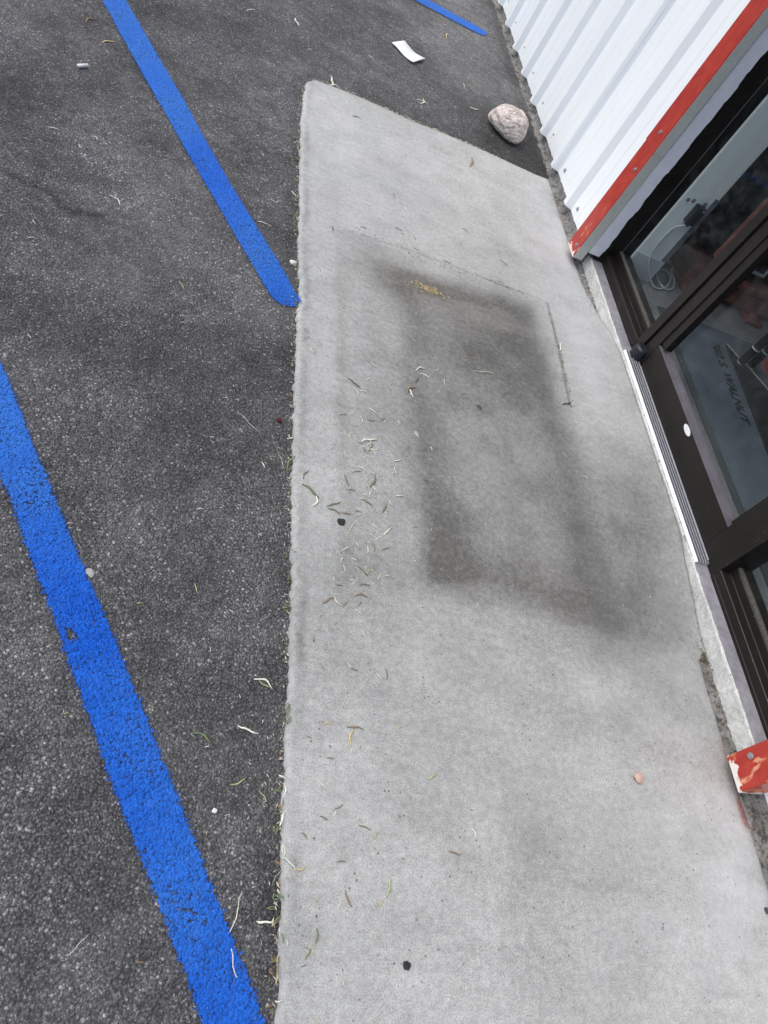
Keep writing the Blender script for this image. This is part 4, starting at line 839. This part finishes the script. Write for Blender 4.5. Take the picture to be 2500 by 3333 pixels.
# ---- fallen leaflets
LEAVES = """0.704,1.367,22,50p 0.702,1.364,62,28p 0.674,1.351,-16,14b 0.71,1.331,-39,25p 0.687,1.329,-71,19g 0.699,1.328,70,17g 0.718,1.344,13,23p 0.682,1.338,24,18p 0.708,1.358,77,18p 0.709,1.348,-115,26g 0.518,1.195,64,30g 0.636,1.293,-33,10p 0.787,1.322,28,30p 0.9,1.404,-64,14p 0.894,1.363,17,12p 0.858,1.446,-74,20p 0.6,1.233,-82,11p 0.661,1.246,25,25g 0.676,1.258,-35,23p 0.689,1.252,-75,11g 0.71,1.256,16,9p 0.779,1.287,-72,19p 0.771,1.276,36,11p 0.754,1.257,-87,9p 0.632,1.209,-71,32g 0.707,1.229,-111,45g 0.697,1.222,-16,10p 0.71,1.203,-52,25p 0.701,1.182,56,24p 0.688,1.175,-15,24p 0.646,1.18,6,21g 0.652,1.167,-61,12p 0.531,1.147,-37,49g 0.54,1.119,-105,39p 0.871,1.281,-5,16b 0.786,1.199,15,26p 0.758,1.17,-57,17p 0.737,1.15,-111,36g 0.686,1.149,-27,33g 0.594,1.124,30,40g 0.595,1.101,-16,30g 0.627,1.105,5,29b 0.664,1.108,29,20p 0.662,1.116,-4,16b 0.68,1.11,26,9p 0.639,1.063,-120,70t 0.707,1.085,-28,17p 0.744,1.076,50,34p 0.698,1.05,-28,17p 0.714,1.05,43,20p 0.671,1.05,-29,12p 0.657,1.016,-64,13p 0.624,0.995,38,23p 0.699,1.018,-81,23g 0.735,1.023,30,22b 0.683,1.008,-87,16p 0.648,0.972,-12,15p 0.62,0.939,-80,15p 0.616,0.961,61,19p 0.669,0.943,-44,33g 0.682,0.945,-115,15y 0.701,0.957,-57,18g 0.713,0.936,64,19p 0.735,0.941,5,12p 0.638,0.911,4,12p 0.591,0.903,-99,14p 0.605,0.892,1,17g 0.672,0.904,8,25b 0.646,0.901,2,9p 0.602,0.865,5,14p 0.578,0.842,38,31b 0.602,0.845,-44,25p 0.621,0.842,53,19g 0.661,0.87,5,29b 0.656,0.85,53,15b 0.651,0.829,-26,17p 0.804,1.103,-66,7p 0.825,1.109,7,13b 0.582,0.967,-81,9p 0.457,1.233,-70,58t 0.477,1.219,68,52g 0.465,1.251,-26,36t 0.473,1.302,35,18p 0.487,1.174,-82,12p 0.487,1.095,-76,13p 0.485,0.956,5,23g 0.485,0.853,11,9b 0.455,1.079,-29,16g 0.493,0.83,62,11g 0.626,2.364,-45,19p 0.601,2.297,-83,25d 0.637,2.313,-51,14p 0.722,2.372,5,22d 0.865,2.446,-16,27d 0.881,2.428,24,17g 0.857,2.357,-10,15p 0.932,2.367,-8,19d 0.931,2.433,-72,20b 1.172,2.622,-15,30b 1.309,2.752,-54,19b 1.336,2.504,-38,34b 1.295,2.37,11,18d 0.563,2.043,-69,14p 0.575,2.013,-82,13g 1.061,2.363,1,32b 1.14,1.809,13,88t 0.979,1.703,-92,25p 1.044,1.676,31,21g 0.895,1.725,28,35p 0.911,1.705,-21,34p 0.843,1.67,-14,13g 0.875,1.678,67,31g 0.955,1.747,44,21p 0.854,1.619,48,47b 0.853,1.611,-69,36p 0.849,1.601,1,22p 0.778,1.599,-43,12b 0.672,1.546,-76,21p 0.696,1.55,-10,30p 0.663,1.578,-34,38d 0.713,1.612,41,17p 0.733,1.681,-36,26p 0.719,1.486,-31,27p 0.679,1.438,-82,24p 0.712,1.449,8,23g 0.751,1.465,43,17g 0.803,1.473,-55,14p 0.625,1.439,23,21b 0.641,1.525,-3,9p 0.855,1.446,-63,17p 0.902,1.406,-74,13p 0.534,1.661,-38,22p 1.509,2.088,-105,47p 1.476,1.827,-76,17p 1.474,1.791,31,45d 0.56,0.8,38,20y 0.602,0.739,-72,7y 0.543,0.739,-90,11g 0.562,0.676,-78,11g 0.575,0.685,-28,7y 0.627,0.689,-48,13p 0.639,0.684,-8,16g 0.698,0.674,-48,18p 0.715,0.682,-89,24g 0.689,0.655,-44,13p 0.734,0.699,-57,6p 0.666,0.775,-69,12p 0.971,0.8,-29,10p 0.572,0.551,14,15y 0.533,0.521,-16,10g 0.636,0.549,1,34b 0.629,0.528,-97,35y 0.626,0.501,-109,10p 0.742,0.56,32,14y 0.814,0.465,29,25l 0.559,0.428,-44,22p 0.585,0.409,-13,6p 0.58,0.481,-2,14g 0.518,0.437,-69,11p 0.597,0.388,28,17g 0.565,0.365,-24,15g 0.588,0.376,66,10p 0.652,0.352,-17,25b 0.525,0.331,-40,15b 0.59,0.347,-56,9p 0.675,0.338,50,16l 0.579,0.316,25,8l 0.588,0.312,-48,14p 0.899,0.355,-64,20p 0.851,0.315,-13,26b 0.999,0.448,-8,10p 0.439,0.627,-26,25l 0.446,0.401,-49,23l 0.481,0.576,-118,24g 0.489,0.571,-102,25g 0.49,0.551,-115,18g 0.473,0.412,-9,15g 0.479,0.436,-24,15p 0.482,0.412,-88,23p 0.482,0.356,-104,28p 0.475,0.348,-126,23g 0.485,0.305,-83,19p 0.48,0.384,-103,21b 0.599,0.575,-29,31t 0.81,0.75,-19,30t 0.496,0.282,-37,30p 0.519,0.276,14,22y 0.476,0.263,54,31t 0.601,0.287,2,17g 0.699,0.244,-106,32l 0.678,0.218,-104,14y 0.615,0.227,-68,27b 0.479,0.227,-18,18g 0.471,0.21,6,17g 0.463,0.189,3,29p 0.55,0.166,-98,23g 0.547,0.145,-106,19y 0.535,0.138,-126,17g 0.534,0.146,-18,9b 0.528,0.121,15,10g 0.496,0.155,-77,9p 0.608,0.102,6,19t 0.482,0.172,-80,12p 0.486,0.162,-79,14g 0.485,0.071,7,13p 0.548,0.043,-61,10y 0.536,0.214,52,6p 0.595,0.215,67,10p 0.887,0.062,-95,13t 0.48,0.122,-94,16b 0.479,0.114,-94,16b 0.481,0.129,-91,14y 0.479,0.103,-95,16y 0.436,0.626,-20,39p 0.41,0.527,-16,40p 0.32,0.502,-29,34g 0.396,0.425,30,30l 0.472,0.412,-8,17g 0.478,0.434,-4,11p 0.48,0.354,-100,27p 0.473,0.342,-119,25g 0.481,0.575,-118,24g 0.487,0.551,-109,17g 0.485,0.304,-82,16p 0.406,0.194,-105,79t 0.403,0.128,-74,58t 0.411,0.125,-69,70t 0.396,0.148,13,24p 0.424,0.127,23,17b 0.463,0.19,0,32p 0.154,0.155,-132,38t 0.068,0.522,19,11l 0.141,0.511,22,7g 0.163,0.281,83,10g 0.222,0.13,64,10t 0.255,0.129,-1,12b 0.379,0.364,18,9p 0.331,0.485,12,9p 0.481,0.226,-17,15g 0.47,0.21,-5,15g 0.165,1.624,12,15p 0.242,1.659,19,13p -0.179,1.417,-41,13p 0.087,1.447,41,30g 0.222,1.533,-70,30g 0.094,1.297,16,26g 0.367,1.331,-40,74t 0.3,1.395,6,12p 0.332,1.4,-71,9p 0.388,1.235,-66,20g 0.409,1.204,-63,17p 0.276,1.253,18,12p 0.266,1.03,21,15p 0.003,0.921,14,11p 0.278,0.822,-71,22l 0.167,0.764,17,11y 0.094,0.792,-90,11b 0.386,0.72,60,11y 0.319,0.687,-79,10p 0.359,0.782,-24,12p 0.11,1.365,8,13b 0.474,1.304,30,15p -0.234,2.914,47,51y -0.305,3.01,60,53b -0.226,2.85,-46,18p -0.289,2.287,21,23p -0.209,2.247,-52,17p -0.176,2.32,-53,17p -0.078,2.048,-38,38p 0.146,1.773,-54,29l -0.247,1.767,30,14p -0.253,1.835,-56,18p 0.388,2.344,-10,20p 0.412,2.349,45,22p 0.362,2.202,7,31p 0.414,2.5,-82,32g 0.458,2.308,12,40g 0.462,2.434,-60,28p 0.465,2.613,-45,20p 0.32,2.739,17,29b 0.24,3.688,48,46p 0.45,3.795,-69,51p 0.082,3.41,47,30b 0.342,2.601,-44,15p -0.349,2.189,13,10p 0.816,3.796,-21,30p 0.45,3.79,-77,63p 0.612,3.379,-87,79p 0.629,3.34,24,61p 0.714,3.369,14,27p 0.723,3.402,-73,27g 0.79,3.362,-9,49b 0.841,3.356,-4,36p 0.872,3.345,17,48p 0.89,3.346,2,45b 0.972,3.37,-47,32y 0.997,3.366,-17,38p 1.023,3.366,23,47y 1.12,3.37,21,42p 1.174,3.383,22,33y 1.26,3.692,-69,22p 1.382,3.779,23,50p 1.073,3.593,8,50p 1.069,3.593,-105,58p 1.35,3.989,-79,34p 0.716,3.137,15,35d 0.863,2.664,-86,30g 1.277,3.19,-103,75b 1.27,3.153,-93,34p 0.512,3.584,44,24p 0.675,3.712,17,14p 1.312,4.512,-106,68y"""
LC = dict(p=((0.78, 0.75, 0.62), 'pale dry'), g=((0.155, 0.20, 0.095), 'green'), b=((0.27, 0.185, 0.10), 'brown'), y=((0.58, 0.47, 0.24), 'straw-yellow'), l=((0.37, 0.45, 0.21), 'light green'), d=((0.055, 0.065, 0.035), 'dark olive'), t=((0.70, 0.66, 0.52), 'pale'))
LM = {k: simple('leaflet_' + c[1].replace(' ', '_').replace('-', '_'), c[0], 0.65, var=0.3, scale=180) for k, c in LC.items()}
def leaf_mesh(kind, curve, wid, seed):
    """unit-length curled leaflet: tapered, lens-shaped in section"""
    rr = random.Random(seed); n = 6; v = []; f = []
    for i in range(n + 1):
        t = i / n; x = t - 0.5; y = curve * (0.25 - x * x) * 1.4 + 0.03 * math.sin(t * 9 + seed); z = 0.06 * math.sin(math.pi * t) * rr.uniform(0.5, 1.5) + wid * 0.55
        w_ = wid * (0.30 + 0.70 * math.sin(math.pi * (0.10 + 0.82 * t)) ** 0.8)
        for dy, dz in ((-w_, 0.0), (0, w_ * 0.55), (w_, 0.0), (0, -w_ * 0.55)): v.append((x, y + dy, z + dz))
    for i in range(n):
        for k in range(4): f.append((i * 4 + k, i * 4 + (k + 1) % 4, (i + 1) * 4 + (k + 1) % 4, (i + 1) * 4 + k))
    f += [(3, 2, 1, 0), (n * 4, n * 4 + 1, n * 4 + 2, n * 4 + 3)]
    me = bpy.data.meshes.new('leaflet'); me.from_pydata(v, [], f); me.update(); me.materials.append(LM[kind]); me.polygons.foreach_set('use_smooth', [True] * len(me.polygons)); return me
LMESH = {}
def leaflet(x, y, ang, L, kind, i):
    wid = {'t': 0.010}.get(kind, 0.070 if L < 0.02 else 0.050)
    key = (kind, i % 5, L < 0.02)
    if key not in LMESH: LMESH[key] = leaf_mesh(kind, [0.25, -0.35, 0.12, 0.5, -0.15][i % 5] * (0.4 if kind == 't' else 1), wid, i)
    o = bpy.data.objects.new('stem' if kind == 't' else 'leaflet', LMESH[key]); COL.objects.link(o)
    z, on = surf(x, y); z = float(z); 
    if abs(x - np.interp(y, OUT_Y, OUT_X)) < 0.012 and y < 3.3: z = 0.0005; 
    o.location = (x, y, z + 0.0005); o.rotation_euler = (random.uniform(-.12, .12), random.uniform(-.05, .05), R(ang)); wsc = random.uniform(0.8, 1.2)
    o.scale = (L, L * wsc, L * 0.9)
    de = x - float(np.interp(y, OUT_Y, OUT_X))
    if on:
        place = ('against the outer edge of the slab' if de < 0.03 else 'on the slab below the black withered leaf' if y < 0.95 and y > 0.7 and de < 0.5 else 'in the litter round the black withered leaf' if y < 1.45 and y >= 0.95 and x < 0.85
                 else 'on the slab near the bottom of the picture' if y <= 0.35 else 'on the plain lower slab' if y <= 0.7 else 'on the grimy middle of the slab' if y < 2.25 else 'by the groove across the slab' if y < 2.5 else 'on the clean far end of the slab')
    else:
        place = ('caught against the outer edge of the slab' if -0.02 < de and y < 3.27 else 'along the far edge of the slab' if 3.2 < y < 3.6 and x > 0.45 else 'on the asphalt beyond the slab' if y >= 3.3 else 'on the asphalt beside the upper blue stripe' if y > 1.75
                 else 'on the wide worn blue stripe' if kind == 't' and y < 0.4 and x > 0.3 else 'on the asphalt left of the wide blue stripe' if x < 0.0 - (y - 0.73) * 0.53 else 'on the asphalt between the wide stripe and the slab')
    if place.startswith('in the litter'):
        dx, dy = x - 0.614, y - 1.073; far = math.hypot(dx, dy)
        place = ('close ' if far < 0.09 else 'far ' if far > 0.22 and abs(dy) > abs(dx) else '') + ('above' if dy > abs(dx) else 'below' if -dy > abs(dx) else 'right of' if dx > 0 else 'left of') + ' the black withered leaf'
    if 'outer edge' in place:
        place = "at the slab's outer edge, " + ('near the upper stripe end' if y > 1.6 else 'level with the black leaf' if y > 0.9 else 'level with the pink pebble' if y > 0.42 else 'near the picture bottom')
    sz = 'long' if L > 0.03 else 'tiny' if L < 0.014 else 'short'
    nm = (sz + ' thin dry stem') if kind == 't' else sz + ' ' + LC[kind][1] + ' leaflet'
    return tag(o, nm + ' ' + place, 'stem' if kind == 't' else 'leaf', ('stems ' if kind == 't' else 'leaflets ') + place)
for i, tk in enumerate(LEAVES.split()):
    k = tk[-1]; x, y, a, L = map(float, tk[:-1].split(','))
    leaflet(x, y, a, L / 1000 * 1.12, k, i)

# ---- litter too small to count: flecks, chaff along the slab edges, a straw heap
def flecks(name, pts, label, mat, smin, smax, lift=0.0):
    v = []; f = []
    for (x, y) in pts:
        z, on = surf(x, y); z = float(z) + lift
        L = random.uniform(smin, smax); w_ = L * random.uniform(0.12, 0.35); a = random.uniform(0, math.pi); c, s = math.cos(a) * L / 2, math.sin(a) * L / 2; px, py = -s / L * w_, c / L * w_
        b = len(v); t = random.uniform(0.3, 1.0) * w_ + 0.0006
        v += [(x - c, y - s, z + 0.0002), (x + px, y + py, z - 0.0002), (x + c, y + s, z + random.uniform(0, 0.0012)), (x - px, y - py, z - 0.0002), (x + px * 0.2, y + py * 0.2, z + t)]
        f += [(b, b + 3, b + 4), (b + 3, b + 2, b + 4), (b + 2, b + 1, b + 4), (b + 1, b, b + 4)]
    o = pyd(name, v, f, mat); return tag(o, label, 'litter', None, 'stuff')
def cl(n, cx, cy, sx, sy): return [(random.gauss(cx, sx), random.gauss(cy, sy)) for _ in range(n)]
slab_p = []
for _ in range(420): slab_p.append((0.50 + abs(random.gauss(0, 0.22)), random.uniform(0.0, 1.9)))
slab_p += cl(190, 0.67, 1.02, 0.06, 0.15) + cl(120, 0.66, 1.3, 0.06, 0.15) + cl(40, 0.645, 1.365, 0.015, 0.02) + [(random.uniform(0.52, 1.7), random.uniform(0.0, 3.2)) for _ in range(130)]
CH = simple('dull_chaff', (0.60, 0.56, 0.44), 0.8, var=0.35, scale=200)
flecks('pale_chaff', slab_p, 'fine pale chaff scattered over the slab', CH, 0.0025, 0.0095)
flecks('brown_chaff', [(x + random.gauss(0, .03), y + random.gauss(0, .03)) for x, y in random.sample(slab_p, 240)], 'fine brown chaff scattered over the slab', LM['b'], 0.002, 0.009)
flecks('dark_grit', [(random.uniform(0.5, 1.72), random.uniform(0.0, 2.3)) for _ in range(110)] + [(0.5 + abs(random.gauss(0, 0.15)), random.uniform(0, 1)) for _ in range(90)], 'dark grit scattered over the slab', M['black'], 0.0018, 0.005)
asp = [(random.uniform(-1.2, 0.47), random.uniform(0.0, 3.4)) for _ in range(200)] + [(random.uniform(-0.9, 1.7), random.uniform(3.4, 6.2)) for _ in range(300)] + [(0.475 - abs(random.gauss(0, 0.10)), random.uniform(0, 3.3)) for _ in range(420)] + cl(90, 0.36, 2.3, 0.08, 0.25)
flecks('pale_chaff', asp, 'fine pale chaff scattered over the asphalt', CH, 0.002, 0.010, 0.002)
flecks('stone_grit', [(random.uniform(-1.2, 0.47), random.uniform(0.0, 3.4)) for _ in range(260)] + [(random.uniform(-0.9, 1.7), random.uniform(3.4, 6.2)) for _ in range(260)], 'light stone grit scattered over the asphalt', simple('light_grit', (0.45, 0.45, 0.44), 0.85, var=0.4, scale=300), 0.002, 0.0065, 0.001)
edge_p = []
for _ in range(560):
    y = random.uniform(-0.1, 3.25); edge_p.append((float(np.interp(y, OUT_Y, OUT_X)) - 0.003 - abs(random.gauss(0, 0.006)), y))
for _ in range(360):
    x = random.uniform(0.5, 1.5); edge_p.append((x, float(np.interp(x, FAR_X, FAR_Y)) + 0.004 + abs(random.gauss(0, 0.008))))
flecks('edge_chaff', edge_p[::2], 'pale chaff caught along the edges of the slab', CH, 0.004, 0.014, 0.005)
flecks('edge_chaff', edge_p[1::3], 'brown chaff caught along the edges of the slab', LM['b'], 0.004, 0.018, 0.005)
flecks('edge_chaff', edge_p[2::5], 'green chaff caught along the edges of the slab', LM['g'], 0.006, 0.02, 0.006)
flecks('straw_heap', [(0.968 + random.gauss(0, 0.030) , 2.157 + random.gauss(0, 0.011)) for _ in range(170)], 'little heap of straw on the dark grime of the slab', LM['y'], 0.004, 0.014, 0.001)
sc_p = [(random.uniform(0.64, 1.48), 2.335 + random.gauss(0, 0.012)) for _ in range(70)] + [(1.502 + random.gauss(0, 0.004), random.uniform(1.78, 2.3)) for _ in range(110)]
flecks('groove_chaff', sc_p, 'chaff caught in the shallow groove lines of the slab', LM['b'], 0.003, 0.012)
flecks('moss_clump', [(1.768 + random.gauss(0, 0.006), 0.885 + random.gauss(0, 0.010)) for _ in range(90)] + [(random.uniform(1.755, 1.784), random.uniform(0.35, 0.88)) for _ in range(160)], 'dry brown moss in the gap at the foot of the sill', simple('dry_moss', (0.10, 0.085, 0.04), 0.9, var=0.5, scale=200), 0.003, 0.011, 0.004)
flecks('wall_foot_litter', [(random.uniform(1.735, 1.775), random.uniform(2.3, 6.0)) for _ in range(260)] + [(random.uniform(1.745, 1.782), random.uniform(-0.2, 1.0)) for _ in range(110)], 'dry litter along the foot of the wall', LM['b'], 0.004, 0.014, 0.006)
